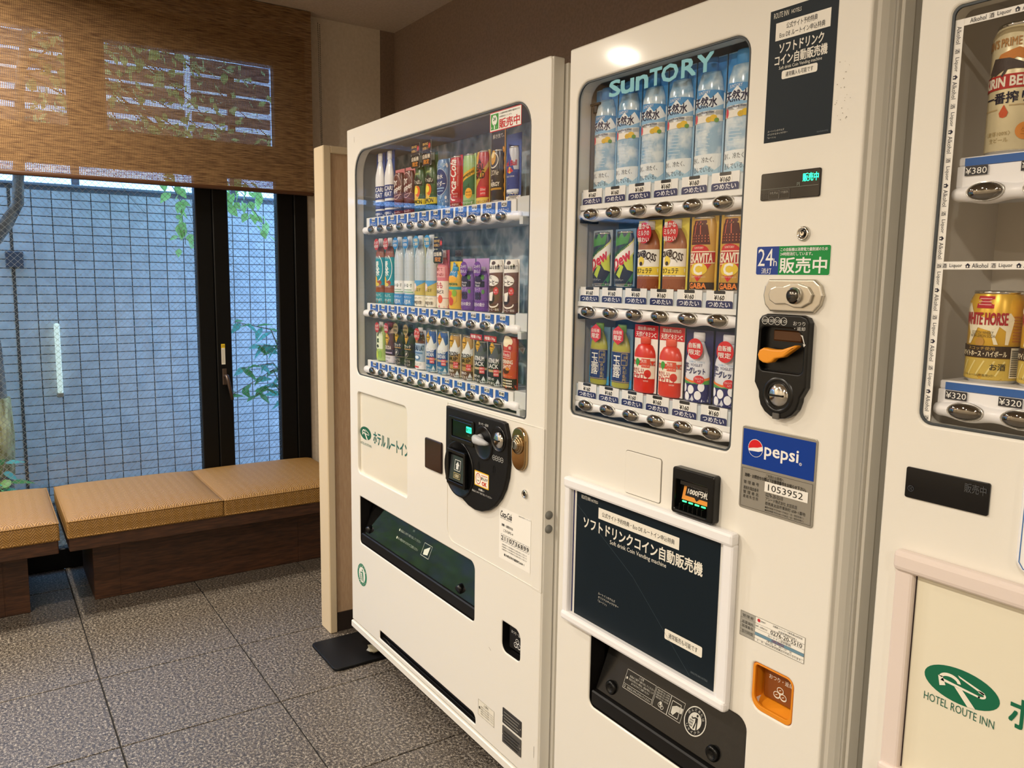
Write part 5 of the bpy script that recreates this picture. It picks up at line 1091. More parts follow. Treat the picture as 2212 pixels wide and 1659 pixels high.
drink('can', 'energy_drink_can', colsA[11], YA, zA1 + 0.012, 'slim blue and silver energy drink can in clear box', None, 0.024, 0.118, 'c3c9d4', '35539a', 0.150, 0.064, cprint=c_bull, metal=True, kprint=lambda k: k.r(-0.032, 0.032, -0.012, 0.0, 'eceae6', 0).t('翼をさずける。', -0.004, -0.006, 0.006, '333a4a', 1, w=0.042).d(0.024, -0.006, 0.005, 'c8432c', 1, 0.003))
# ---- machine A, middle row
def c_tea(p):
    band(p, 0.0, 0.036, '2b8d98'); band(p, 0.036, 0.052, '8c4a24'); band(p, 0.060, 0.150, '1f8f9c'); p.t('やかんの', 0.002, 0.150, 0.010, 'f2f4ee', 1, w=0.036).t('麦', 0.0, 0.127, 0.022, 'f4f4ee', 1, bold=0.02).t('茶', 0.002, 0.103, 0.026, 'f4f4ee', 1, bold=0.02).ring(0.0, 0.115, 0.034, 0.003, 'f2f4ee', 1, 0.044, 24, -1.5, 1.2).d(-0.012, 0.075, 0.012, 'e2b23a', 1, 0.014).d(0.012, 0.068, 0.015, '9a4a22', 1, 0.008).d(-0.002, 0.062, 0.016, 'd8c24a', 2, 0.006)
    p.t('おいしくて、', 0.0, 0.027, 0.009, 'f2f4ee', 1, w=0.05, bold=0.01).t('香りすっきり', 0.0, 0.012, 0.009, 'f2f4ee', 1, w=0.052, bold=0.01).t('カフェインゼロ', 0, 0.056, 0.007, 'f2f4ee', 2, w=0.046)
def disc_tag(c, lines, v=0.20, r=0.0185, fg='f6f2ec'):
    def f(s):
        s.d(0.0, v, r, c, 0)
        for i, t_ in enumerate(lines): s.t(t_, 0.0, v + (len(lines) - 1) * r * .30 - i * r * .62, r * .48, fg, 1, w=r * 1.45, bold=0.01)
    return f
def with_disc(t, x, Y, z, c, lines, v, r=0.0185, dx=0.006, fg='f6f2ec', yo=0.030):
    """round promo disc stuck on the front of a dummy"""
    yy = Y + yo
    MB(ink(c)).lathe([(r, 0.0), (r, -0.0008)], (x + dx, yy, z + v), 'Y', 24).build('promo_disc', t)
    s = PR(lambda u, w, d: (x + dx + u, yy - 0.0008 - d, z + v + w))
    for i, q in enumerate(lines): s.t(q, 0.0, (len(lines) - 1) * r * .32 - i * r * .64, r * .5, fg, 1, w=r * 1.5, bold=0.01)
    s.build('disc_print', t)
for i in (0, 1):
    t = drink('bottle', 'barley_tea_bottle', colsA[i], YA, zA2, 'amber tea bottle with teal label and red disc', 'amber barley tea bottles', 0.030, 0.212, '8c4a24', '2b8d98', 0.20, cap='f1f2f2', cprint=c_tea, sh=0.70)
    with_disc(t, colsA[i], YA, zA2, 'b83a38', ('たっぷり', '650'), 0.192)
clear_b = mat('water_bottle_body', 'c3ccd0', 0.16)
def c_water(lab):
    def f(p):
        for k in range(11): p.line([(-0.006 + 0.004 * math.sin(k), 0.082 + k * 0.010), (0.004, 0.088 + k * 0.010)], 0.0012, 'a6b2b8', 0)
        if lab: p.r(-0.048, 0.048, 0.038, 0.076, 'eef0ee', 0).t('い・ろ・は・す', 0.0, 0.062, 0.011, '2e3a34', 1, w=0.062, bold=0.01).r(-0.03, 0.03, 0.046, 0.050, 'a9bdae', 1).r(-0.04, 0.04, 0.040, 0.0425, '4f9a5c', 1); band(p, 0.0, 0.034, '3c86c4', 1); p.t('地球にやさしい', 0.004, 0.026, 0.007, 'f0f4f8', 2, w=0.05).t('天然水', 0.004, 0.012, 0.013, 'f0f4f8', 2, w=0.044, bold=0.01)
        else: p.r(-0.048, 0.048, 0.034, 0.078, 'c8b45a', 0).p([(-0.048, 0.078), (0.0, 0.060), (0.048, 0.074), (0.048, 0.078)], '5b9fd0', 1).d(-0.012, 0.058, 0.012, 'f0d9c9', 2).t('いろはす', 0.002, 0.050, 0.010, '3d3a20', 2, w=0.04); band(p, 0.0, 0.032, 'efe8d4', 1); p.t('水分すっきり', 0.002, 0.025, 0.007, '6b5a3a', 2, w=0.048).t('熱中症対策!', 0.002, 0.012, 0.011, '5b4a2c', 2, w=0.054, bold=0.01)
    return f
for i in (2, 3):
    t = drink('bottle', 'water_bottle', colsA[i], YA, zA2, 'clear water bottle with white label and blue disc', 'clear water bottles with blue discs', 0.030, 0.212, clear_b, '9fc6de', 0.205, cap='e6eaec', cprint=c_water(True), sh=0.66)
    with_disc(t, colsA[i], YA, zA2, '2f7fc0', ('日本の', '天然水'), 0.192)
for i in (4, 5):
    t = drink('bottle', 'water_bottle', colsA[i], YA, zA2, 'clear water bottle with yellow label and cream base', 'clear water bottles with yellow labels', 0.030, 0.212, clear_b, 'c9c9a0', 0.205, cap='e6eaec', cprint=c_water(False), sh=0.66)
    with_disc(t, colsA[i], YA, zA2, '3a8ec4', ('塩', 'と果実'), 0.192, fg='f2e6c2')
def c_peach(p): band(p, 0.0, 0.028, 'e9dcc8'); p.r(-0.048, 0.048, 0.030, 0.078, 'f0e2d2', 0).t('もも', 0.0, 0.066, 0.017, 'd0434c', 1, w=0.034, bold=0.02).t('カルピス', 0.0, 0.047, 0.010, '2c2220', 1, w=0.046, bold=0.02).d(0.006, 0.026, 0.012, 'e0603c', 1).r(-0.03, 0.03, 0.088, 0.118, 'e8a6a4', 1).t('濃くて', 0.0, 0.111, 0.010, 'b0303c', 2, w=0.036, bold=0.01).t('甘ずっぱい', 0.0, 0.096, 0.009, 'b0303c', 2, w=0.046, bold=0.01)
drink('bottle', 'peach_drink_bottle', colsA[6], YA, zA2, 'pink peach drink bottle with black limited-edition tag', None, 0.030, 0.166, 'd8727a', 'c25a62', 0.166, cap='f0e6e2', cprint=c_peach, sh=0.66, stickers=(('limited_tag', 'black limited-edition tag', -0.027, 0.027, 0.128, 0.166, black_tag), ('heat_tag', 'black and red heat care tag', -0.030, 0.024, 0.170, 0.200, heat_tag(0.170))))
def c_orange(p): p.t('1日不足分の', 0.0, 0.124, 0.006, 'f2f6fa', 1, w=0.044).d(0.0, 0.105, 0.032, '2a86bc', 0, 0.026).t('4種の', 0, 0.115, 0.006, 'f2f6fa', 2).t('ビタミン', 0.0, 0.105, 0.010, 'f2f6fa', 2, w=0.046, bold=0.01).t('入り', 0.010, 0.094, 0.007, 'f2f6fa', 2).t('Tropicana', 0.0, 0.070, 0.012, '2a6a34', 2, w=0.058, bold=0.015).r(-0.048, 0.048, 0.055, 0.063, '3ca0a8', 1).d(-0.010, 0.036, 0.016, 'e06a2a', 1).d(0.012, 0.030, 0.014, 'd8b02a', 2).d(0.0, 0.022, 0.012, 'c8402a', 3).d(0.016, 0.045, 0.010, '8ab02f', 3).d(0.0, 0.084, 0.026, 'ecae2c', 1, 0.010)
drink('bottle', 'vitamin_drink_bottle', colsA[7], YA, zA2, 'yellow vitamin fruit drink with blue top', None, 0.030, 0.118, 'e2b82c', 'e8c430', 0.133, cap='3a96c4', cprint=c_orange, sh=0.74)
def c_grape(p): p.r(-0.03, 0.03, 0.064, 0.080, '201824', 1, 0.002).t('Minute', -0.002, 0.076, 0.006, 'f0eaf2', 2, w=0.030).t('Maid', -0.002, 0.068, 0.006, 'f0eaf2', 2, w=0.022); [p.d(-0.02 + 0.0085 * (k % 5) + 0.003 * (k // 5), 0.082 + 0.009 * (k // 5), 0.006, '2c1c38', 1 + k % 2) for k in range(10)]; p.d(0.022, 0.090, 0.007, '5a8f3c', 3).d(0.024, 0.052, 0.006, '5a8f3c', 2); [p.d(-0.012 + 0.011 * (k % 3), 0.036 + 0.009 * (k // 3), 0.006, '33203f', 1 + k % 2) for k in range(6)]; p.t('グレープ', -0.004, 0.058, 0.008, 'f0e6f4', 2, w=0.034).r(-0.048, 0.048, 0.0, 0.028, '6b3f8f', 2).t('1日分の鉄分', 0.004, 0.018, 0.010, 'f4eef8', 3, w=0.054, bold=0.01)
for i in (8, 9):
    t = drink('bottle', 'grape_drink_bottle', colsA[i], YA, zA2, 'purple grape drink pouch with purple speech disc', 'purple grape drinks', 0.030, 0.118, '7d52a0', 'b692c6', 0.140, cap='f0ecf2', cprint=c_grape, sh=0.74)
    with_disc(t, colsA[i], YA, zA2, '6f3a94', ('スッキリ', 'おいしく'), 0.112, 0.0195)
def c_jelly(p): p.p([(-0.048, 0.10), (0.048, 0.104), (0.048, 0.134), (-0.048, 0.134)], 'f2eee6', 0).t('ぷるぷる食感!', 0.002, 0.116, 0.010, '2c2018', 1, w=0.056, bold=0.015).d(0.004, 0.127, 0.009, '4a3020', 1, 0.005).p([(-0.048, 0.0), (0.048, 0.0), (0.048, 0.03), (0.0, 0.02), (-0.048, 0.034)], '5c3a22', 1).d(-0.002, 0.082, 0.028, 'f4f0e6', 1, 0.014).t('飲む', -0.008, 0.090, 0.008, '3a2416', 2).t('コーヒー', 0.0, 0.078, 0.011, '3a2416', 2, w=0.046, bold=0.02).t('ゼリー', -0.004, 0.066, 0.009, '3a2416', 2, w=0.032, bold=0.01).d(0.016, 0.056, 0.010, 'd23a34', 2).t('5回', 0.016, 0.058, 0.005, 'f8f0ea', 3).t('振って!', 0.016, 0.052, 0.004, 'f8f0ea', 3).d(-0.006, 0.036, 0.016, '2a180e', 2, 0.014).p([(-0.014, 0.05), (0.006, 0.054), (0.002, 0.03), (-0.012, 0.03)], 'f2ece2', 3).ring(0.002, 0.024, 0.024, 0.004, 'efe6d8', 2, 0.012, 20, PI, 2 * PI).t('コーヒー飲料', 0.006, 0.008, 0.007, 'f2e8da', 3, w=0.044)
for i in (10, 11): drink('can', 'coffee_jelly_can', colsA[i], YA, zA2, 'brown and white coffee jelly can', 'coffee jelly cans', 0.029, 0.134, '6e4528', 'f1ece2', 0.136, cprint=c_jelly)
# ---- machine A, bottom row
def c_green(p): p.r(-0.03, 0.03, 0.040, 0.098, 'dfe9c8', 0).t('綾', 0.0, 0.088, 0.013, '2a4a28', 1, bold=0.01).t('鷹', 0.0, 0.068, 0.015, '2a4a28', 1, bold=0.01).p([(-0.012, 0.050), (0.0, 0.056), (0.008, 0.048), (-0.002, 0.042)], '2c3a2a', 1).d(-0.01, 0.020, 0.010, 'c4d860', 1, 0.014).d(0.014, 0.022, 0.010, '8ab04a', 1, 0.014)
t = drink('bottle', 'green_tea_bottle', colsA[0], YA, zA3, 'pale green tea bottle with red disc', None, 0.029, 0.130, 'a9c46a', 'cfdca6', 0.12, cap='eef0ea', cprint=c_green, sh=0.66); with_disc(t, colsA[0], YA, zA3, 'b83a40', ('ふんわり', 'うまみ'), 0.112, 0.017)
def badge(p, v=0.098, l=1, k=1.0, c='e0ae38'): p.p([(0, v + .024 * k), (0.016 * k, v), (0, v - .024 * k), (-0.016 * k, v)], c, l).p([(0, v + .020 * k), (0.013 * k, v), (0, v - .020 * k), (-0.013 * k, v)], '2a2218', l + 1).p([(0, v + .018 * k), (0.0117 * k, v), (0, v - .018 * k), (-0.0117 * k, v)], c, l + 2).t('GEORGIA', 0, v + .001, .005 * k, '2a2218', l + 3, w=.021 * k, bold=0.01).t('coffee', 0, v - .007 * k, .003 * k, '2a2218', l + 3)
def c_cocoa(p): badge(p, 0.080); p.t('COCOA', 0.002, 0.050, 0.012, 'f0e4d4', 1, w=0.046, bold=0.015); band(p, 0.026, 0.044, '3a2a3c'); p.r(-0.03, 0.03, 0.031, 0.035, 'b9a6c0', 1); band(p, 0.0, 0.024, 'd6d2d8', 1); p.t('まろやか', 0.0, 0.016, 0.008, '4a2c3a', 2, w=0.04).t('味わい', 0.0, 0.006, 0.007, '4a2c3a', 2, w=0.03); p.p([(-0.045, 0.11), (-0.01, 0.122), (0.02, 0.106), (0.045, 0.118), (0.045, 0.098), (-0.045, 0.094)], 'cdb39a', 0)
t = drink('bottle', 'cocoa_bottle', colsA[1], YA, zA3, 'brown cocoa bottle with red disc', None, 0.029, 0.132, '57302a', '6a3630', 0.134, cap='8f2c30', cprint=c_cocoa, sh=0.72); with_disc(t, colsA[1], YA, zA3, 'b02c38', ('生クリーム', '100%'), 0.114, 0.0165)
def c_black(p): badge(p, 0.092, 1, 0.9); p.t('ブラック', 0.002, 0.064, 0.010, 'ece4d2', 1, w=0.046, bold=0.015).r(-0.026, 0.026, 0.054, 0.057, 'b0884a', 1).ring(0, 0.040, 0.013, 0.0012, 'b9b0a0', 1, 0.010).p([(-0.006, 0.038), (0.0, 0.046), (0.007, 0.042), (0.0, 0.034)], 'c9c0b0', 1); band(p, 0.026, 0.0275, '8a7a5a'); p.t('ほのような', 0.0, 0.018, 0.008, 'e2d8c6', 1, w=0.044).t('香り・コク', 0.0, 0.007, 0.008, 'e2d8c6', 1, w=0.044)
for i in (2, 3):
    t = drink('bottle', 'black_coffee_bottle', colsA[i], YA, zA3, 'black coffee bottle with tan disc', 'black coffee bottles', 0.030, 0.132, '1d1a18', '2c2622', 0.12, cap='1a1816', cprint=c_black, sh=0.70); with_disc(t, colsA[i], YA, zA3, 'a08c62', ('まろやか', '香り高く'), 0.116, 0.0175, fg='2c2216')
def c_aulait(p): band(p, 0.0, 0.024, 'e6e4e2', 1); badge(p, 0.100, 1, 0.85); p.t('CAFE AU LAIT', 0.0, 0.066, 0.016, '243a5c', 1, w=0.076, bold=0.015).r(-0.03, 0.03, 0.048, 0.053, '5b80a8', 1).d(0, 0.036, 0.018, '5b80a8', 1, 0.009).d(0, 0.037, 0.012, 'e6ecf2', 2, 0.005).t('やさしいコク', 0.0, 0.016, 0.008, '3a3a44', 2, w=0.05).r(-0.02, 0.012, 0.005, 0.010, 'c8404a', 2); band(p, 0.080, 0.125, '6e4a34', 0)
t = drink('bottle', 'cafe_au_lait_bottle', colsA[4], YA, zA3, 'pale blue milk coffee bottle with red disc', None, 0.028, 0.128, 'a8bfd4', 'd8d8da', 0.12, cap='f0efee', cprint=c_aulait, sh=0.70); with_disc(t, colsA[4], YA, zA3, 'c03a3e', ('アッ', 'ままサイズ'), 0.108, 0.0185, 0.012)
def c_mtn(bgc, n1, n2, fg, foot1, foot2, fbg, sticker):
    def f(p):
        p.p([(-0.045, 0.062), (-0.022, 0.080), (-0.012, 0.076), (0.016, 0.108), (0.028, 0.084), (0.045, 0.092), (0.045, 0.070), (0.0, 0.060)], 'dfe3e2' if bgc != '22262b' else '565a60', 0); badge(p, 0.102, 1, 0.8)
        p.t(n1, 0.0, 0.066, 0.012, fg, 2, w=0.056, bold=0.015).t(n2, 0.0, 0.052, 0.011, fg, 2, w=0.054, bold=0.015); band(p, 0.036, 0.042, 'b9a27a' if bgc != 'b08c4a' else '6a4a22', 1)
        band(p, 0.0, 0.024, fbg, 1); p.t(foot1, -0.006, 0.018, 0.008, 'f4f0e8', 2, w=0.036, bold=0.01).t(foot2, -0.004, 0.007, 0.008, 'f4f0e8', 2, w=0.040, bold=0.01).p([(0.012, 0.0), (0.026, 0.020), (0.04, 0.0)], 'cfd8da', 2)
        p.r(0.010, 0.030, 0.026, 0.044, 'cc333c', 3, 0.001).t(sticker[0], 0.020, 0.0395, 0.0055, 'fbf3ee', 4, w=0.017).t(sticker[1], 0.020, 0.031, 0.006, 'fbf3ee', 4, w=0.017)
    return f
for i in (5, 6): drink('can', 'coffee_can', colsA[i], YA, zA3, 'blue coffee can with snowy mountain and diamond badge', 'blue mountain coffee cans', 0.0265, 0.124, '24559a', 'c9d2d8', 0.126, 0.060, cprint=c_mtn('24559a', 'EMERALD', 'MOUNTAIN', 'eef3f6', 'かぎりない', 'あじさい', '2f6e96', ('高級豆', '100%')), metal=True)
for i in (7, 8): drink('can', 'coffee_can', colsA[i], YA, zA3, 'gold coffee can with mountain and diamond badge', 'gold coffee cans', 0.0265, 0.120, 'b08c4a', 'cbbf9f', 0.122, 0.062, cprint=c_mtn('b08c4a', 'GOLDEN', 'DRIP', '2a1a10', '本物の', 'のみごたえ', '5a3a2c', ('コク', '+30%')), metal=True)
for i in (9, 10):
    t = drink('can', 'coffee_can', colsA[i], YA, zA3, 'black coffee can with diamond badge under red weight strip', 'black coffee cans with red strips', 0.0275, 0.112, '22262b', 'b9bcbd', 0.116, 0.060, cprint=c_mtn('22262b', 'PLATINUM', 'BLACK', 'f0efec', '深煎りの', 'コクとキレ', '1e2226', ('深煎り', '焙煎')), metal=True)
    x = colsA[i]; MB(ink('b3313c')).box(x - 0.030, x + 0.030, YA + 0.031, YA + 0.032, zA3 + 0.116, zA3 + 0.131).build('weight_strip', t)
    s = PR(flat(YA + 0.031)); s.t('増量170g', x, zA3 + 0.1235, 0.010, 'f6ece6', 1, w=0.050, bold=0.01); s.build('strip_print', t)
def c_morning(p): band(p, 0.0, 0.028, '2c1d18'); [p.d(-0.018 + 0.0055 * (k % 8), 0.008 + 0.007 * (k // 8), 0.0022, 'e6d9a2' if k % 8 < 4 else 'f2ecd8', 1, n=8) for k in range(24)]; p.d(-0.002, 0.122, 0.026, 'f0e3c2', 0, 0.014).d(0.014, 0.106, 0.009, 'b82c26', 2).t('朝', 0.014, 0.106, 0.009, 'f6ead2', 3).r(-0.022, 0.016, 0.080, 0.096, 'c02c28', 1, 0.001).frame(-0.022, 0.016, 0.080, 0.096, 0.001, 'f2e6d8', 2).t('Wonda', -0.003, 0.088, 0.010, 'f6eee2', 2, w=0.032).t('MORNING', 0.0, 0.070, 0.010, 'f4ead8', 1, w=0.050, bold=0.02).t('SHOT', 0.002, 0.057, 0.010, 'f4ead8', 1, w=0.034, bold=0.02).d(-0.002, 0.046, 0.014, '4a1e12', 1, 0.007).d(0.006, 0.052, 0.008, 'd88a2c', 2, 0.004).t('朝専用コーヒー', 0.0, 0.034, 0.005, 'f0c88a', 1, w=0.046)
drink('can', 'coffee_can', colsA[11], YA, zA3, 'orange red morning coffee can with dotted base', None, 0.029, 0.132, 'c2491f', '8a2a1c', 0.134, cprint=c_morning)
# ---- machine B, top row: six tall water bottles
zB1, zB2, zB3 = 1.530, 1.325, 1.117
ice_b = mat('ice_bottle', 'b5cfe2', 0.15); add_noise(ice_b, 38, '8fb6d4', 'dbe8f0', coords='World', pos=(0.4, 0.62))
def c_minwater(p):
    p.p([(-0.05, 0.118), (0.05, 0.108), (0.05, 0.150), (-0.05, 0.160)], '4f93cd', 0)
    p.p([(-0.05, 0.128), (-0.03, 0.146), (-0.018, 0.136), (0.002, 0.150), (0.014, 0.138), (0.030, 0.148), (0.05, 0.130), (0.05, 0.108), (-0.05, 0.112)], 'eef4f8', 1)
    p.p([(-0.05, 0.118), (-0.01, 0.130), (0.02, 0.122), (0.05, 0.128), (0.05, 0.118)], '8fbce0', 2)
    p.r(-0.05, 0.05, 0.098, 0.117, 'f0ece2', 1).d(0.022, 0.104, 0.009, 'e8c23a', 2, 0.006).d(0.012, 0.102, 0.007, 'd8b43a', 2, 0.005).d(0.030, 0.100, 0.006, '6a9a4a', 3, 0.004).d(-0.024, 0.106, 0.006, 'd8485a', 2, 0.008)
    p.t('天然水', 0.0, 0.133, 0.019, '221f45', 3, w=0.058, bold=0.015, rot=-0.02).t('Natural Mineral Water', 0.0, 0.1155, 0.0045, '2d3a6a', 3, w=0.048).t('SUNTORY', -0.002, 0.150, 0.0055, 'f2f6fa', 3, w=0.030)
    for k in range(7): p.line([(-0.022 + 0.004 * (k % 3), 0.052 + 0.006 * k), (0.012 + 0.004 * (k % 2), 0.050 + 0.006 * k)], 0.0012, 'cfe0ec', 0)
    p.r(-0.05, 0.05, 0.0, 0.042, 'e4ebee', 0).p([(-0.05, 0.012), (-0.03, 0.024), (-0.01, 0.012), (0.01, 0.022), (0.03, 0.013), (0.05, 0.022), (0.05, 0.004), (-0.05, 0.004)], 'a9cde2', 1)
    p.t('清く、冷たく、', 0.0, 0.032, 0.010, '2f3a4a', 2, w=0.056).t('澄んでいる。', 0.0, 0.015, 0.010, '33455c', 2, w=0.052)
def k_minwater(k):
    k.r(-0.034, 0.034, 0.10, 0.21, '4b93cf', 0).p([(-0.034, 0.13), (-0.02, 0.165), (-0.005, 0.15), (0.012, 0.172), (0.034, 0.145), (0.034, 0.12), (-0.034, 0.12)], 'e8f0f6', 1)
for i in range(6): drink('bottle', 'water_bottle', colsB[i], YB_, zB1, 'tall ice blue mineral water bottle with mountain label', 'tall mineral water bottles', 0.031, 0.212, ice_b, '9cc6e4', 0.212, 0.069, cap='4a95cf', cprint=c_minwater, kprint=k_minwater, yoff=0.046, sh=0.72)
# ---- machine B, middle row
def c_dew(p):
    p.p([(-0.022, 0.108), (-0.008, 0.098), (0.0, 0.112), (0.010, 0.100), (0.03, 0.116), (0.02, 0.088), (-0.02, 0.082)], '4f8f3a', 0).p([(-0.045, 0.045), (0.045, 0.100), (0.045, 0.070), (-0.045, 0.012)], 'dfe27a', 1).p([(-0.045, 0.042), (0.045, 0.096), (0.045, 0.074), (-0.045, 0.017)], 'f1efe6', 2)
    p.t('Mountain', -0.003, 0.074, 0.011, '2c6a34', 3, w=0.052, rot=0.54, bold=0.015).t('Dew', 0.003, 0.055, 0.022, 'cf2732', 3, w=0.054, rot=0.54, bold=0.03, shear=0.2).p([(0.006, 0.052), (0.035, 0.070), (0.04, 0.03), (0.02, 0.034)], 'c9d43c', 1).p([(-0.012, 0.024), (0.004, 0.045), (0.010, 0.040), (0.0, 0.016)], 'b9cf3c', 1).p([(0.012, 0.0), (0.04, 0.03), (0.04, 0.0)], '3f7f3a', 1).t('マウンテンデュー', -0.006, 0.013, 0.005, 'e9e9e2', 2, w=0.034)
for i in (0, 1): drink('can', 'soda_can', colsB[i], YB_, zB2 + 0.006, 'dark soda can with slanted red and white logo', 'dark slanted-logo soda cans', 0.0265, 0.112, '1f2230', '9ea8ae' if i == 0 else '6d8aa4', 0.118, 0.062, cprint=c_dew, yoff=0.046, metal=True)
def c_latte(p): band(p, 0.0, 0.022, '8c4a28'); p.r(-0.048, 0.048, 0.027, 0.080, 'f1efe8', 0).r(-0.048, 0.048, 0.030, 0.046, 'ecd24a', 1).t('カフェラテ', 0.0, 0.038, 0.010, '2a1c14', 2, w=0.046, bold=0.015).t('CRAFT', -0.012, 0.071, 0.011, '33201c', 2, w=0.032, bold=0.02, rot=0.12).t('BOSS', 0.016, 0.067, 0.014, '33201c', 2, w=0.036, bold=0.02, rot=-0.25).d(-0.008, 0.057, 0.0095, 'e8cf4e', 2).d(-0.008, 0.052, 0.005, '33201c', 3, 0.004).ring(0.004, 0.052, 0.016, 0.0012, '33201c', 2, 0.010, 14, 0.2, 1.6).t('SAVORY LATTE', 0.0, 0.0285, 0.003, '5a4a40', 1, w=0.034)
for i in (2, 3):
    t = drink('bottle', 'latte_bottle', colsB[i], YB_, zB2, 'brown milk coffee bottle with white label and red disc', 'brown milk coffee bottles', 0.029, 0.136, 'a2623c', 'e5d85a', 0.138, 0.066, cap='eceae6', cprint=c_latte, yoff=0.046, sh=0.64)
    with_disc(t, colsB[i], YB_, zB2, 'c41f28', ('豊かな', 'ミルクの', '味わい'), 0.112, 0.0205, 0.004, yo=0.026)
def c_vita(p):
    p.p([(-0.016, 0.130), (0.016, 0.130), (0.026, 0.086), (-0.026, 0.086)], '4f1418', 0)
    for k in range(21): p.d(-0.021 + 0.007 * (k % 7), 0.092 + 0.005 * (k // 7), 0.0014, 'c86a4a', 1, n=6)
    for k in (-8, 2): p.line([(0.001 * k, 0.128), (0.0015 * k, 0.104)], 0.0018, 'd8664a', 1)
    p.d(0, 0.072, 0.024, 'c8202a', 0, 0.014).t('SUNTORY', 0, 0.080, 0.004, 'f4ead8', 1, w=0.022).p([(-0.045, 0.048), (0.045, 0.052), (0.045, 0.074), (-0.045, 0.074)], 'f0e2c2', 1).p([(-0.045, 0.050), (0.045, 0.054), (0.045, 0.072), (-0.045, 0.072)], 'b81c26', 2).t('DEKAVITA', 0.0, 0.0615, 0.017, 'f6ecd6', 3, w=0.066, bold=0.02)
    p.p([(-0.032, 0.052), (0.032, 0.052), (0.0, 0.018)], 'c8202a', 1).d(0.0, 0.041, 0.021, 'e8c83a', 2, 0.012).t('C', 0.0, 0.041, 0.020, 'f6f2e6', 3, w=0.020, bold=0.06).t('マルチチャージショット', 0.0, 0.027, 0.004, 'f6ecd6', 2, w=0.036).r(-0.048, 0.048, 0.004, 0.017, '2a1512', 3).t('GABA', 0.0, 0.0105, 0.010, 'f08a3c', 4, w=0.040, bold=0.03)
for i in (4, 5): drink('can', 'vitamin_soda_can', colsB[i], YB_, zB2, 'yellow vitamin soda can showing a dark red bottle', 'yellow vitamin soda cans', 0.028, 0.136, 'c99a3c', 'd1ac3e', 0.138, 0.066, cprint=c_vita, yoff=0.046, metal=True)
# ---- machine B, bottom row
def c_gyokuro(p): p.r(-0.048, 0.048, 0.012, 0.078, '22376a', 0).line([(-0.048, 0.077), (0.048, 0.077)], 0.0012, 'c9b06a', 1).line([(-0.048, 0.014), (0.048, 0.014)], 0.001, 'c9b06a', 1).t('玉', -0.001, 0.058, 0.022, 'f2f0e6', 1, bold=0.005).t('露', -0.001, 0.034, 0.023, 'f2f0e6', 1, bold=0.005).frame(0.014, 0.032, 0.050, 0.074, 0.001, 'c9b06a', 1).t('京都', 0.026, 0.066, 0.006, 'c9b06a', 1).t('福寿園', 0.020, 0.060, 0.004, 'c9b06a', 1, rot=0); [p.t(ch, 0.022, 0.044 - k * 0.009, 0.008, 'c9b06a', 1) for k, ch in enumerate('伊右衛門')]; p.line([(0.012, 0.046), (0.012, 0.030)], 0.001, 'e8e4d4', 1)
def hexa(t, x, Y, z):
    yy = Y + 0.028; pts = [(x + 0.006 + 0.0185 * math.cos(PI / 6 + k * PI / 3), z + 0.112 + 0.020 * math.sin(PI / 6 + k * PI / 3)) for k in range(6)]
    MB(ink('d0323a')).plate([pts], yy, yy + 0.001).build('promo_hexagon', t); s = PR(flat(yy)); s.t('自販機', x + 0.006, z + 0.118, 0.008, 'f8f2ea', 1, w=0.026).t('限定', x + 0.006, z + 0.107, 0.0105, 'f8f2ea', 1, w=0.024, bold=0.01); s.build('hexagon_print', t)
for i in (0, 1):
    t = drink('bottle', 'green_tea_bottle', colsB[i], YB_, zB3, 'green tea bottle with navy label and red hexagon tag', 'navy-label green tea bottles', 0.0265, 0.134, 'a9a82c', '5f8296', 0.126, 0.066, cap='7fae3c', cprint=c_gyokuro, yoff=0.046, sh=0.62, kprint=lambda k: k.p([(-0.033, 0.0), (0.033, 0.0), (0.033, 0.02), (0.0, 0.006), (-0.033, 0.04)], '3b8fc4', 0))
    hexa(t, colsB[i], YB_, zB3)
def c_acerola(p): p.r(-0.048, 0.048, 0.056, 0.066, 'd8432c', 0).p([(-0.048, 0.030), (0.048, 0.030), (0.048, 0.072), (-0.048, 0.072)], 'f2e4d2', 0).d(-0.008, 0.063, 0.007, '3f9a3c', 1).p([(-0.015, 0.063), (-0.001, 0.063), (-0.008, 0.052)], '3f9a3c', 1).r(0.004, 0.028, 0.052, 0.070, 'd8523c', 1).t('天然', 0.011, 0.065, 0.007, 'fbf0e6', 2).t('ビタミンC', 0.016, 0.056, 0.004, 'fbf0e6', 2, w=0.02).t('白', -0.024, 0.066, 0.006, '6a9a5a', 1).d(0.022, 0.040, 0.010, 'd23a2c', 1, 0.008).t('やさしい', -0.006, 0.046, 0.009, 'b8222a', 2, w=0.036, bold=0.015).t('アセロラ', 0.0, 0.034, 0.013, 'c8242c', 2, w=0.050, bold=0.02).t('SUNTORY', 0.018, 0.025, 0.003, 'f6ece2', 1, w=0.014)
def k_acerola(k): k.r(-0.034, 0.034, 0.110, 0.137, 'c8262e', 0).t('理由果100%の', 0.0, 0.130, 0.0075, 'f8eee6', 1, w=0.050, bold=0.01).t('天然ビタミンC', 0.0, 0.118, 0.011, 'f8eee6', 1, w=0.058, bold=0.015)
for i in (2, 3):
    t = drink('bottle', 'acerola_drink_bottle', colsB[i], YB_, zB3, 'red acerola drink bottle on white card with red header', 'red acerola drink bottles', 0.029, 0.114, 'd6321f', 'eeeae4', 0.137, 0.067, cap='e2563f', cprint=c_acerola, kprint=k_acerola, yoff=0.046, sh=0.68)
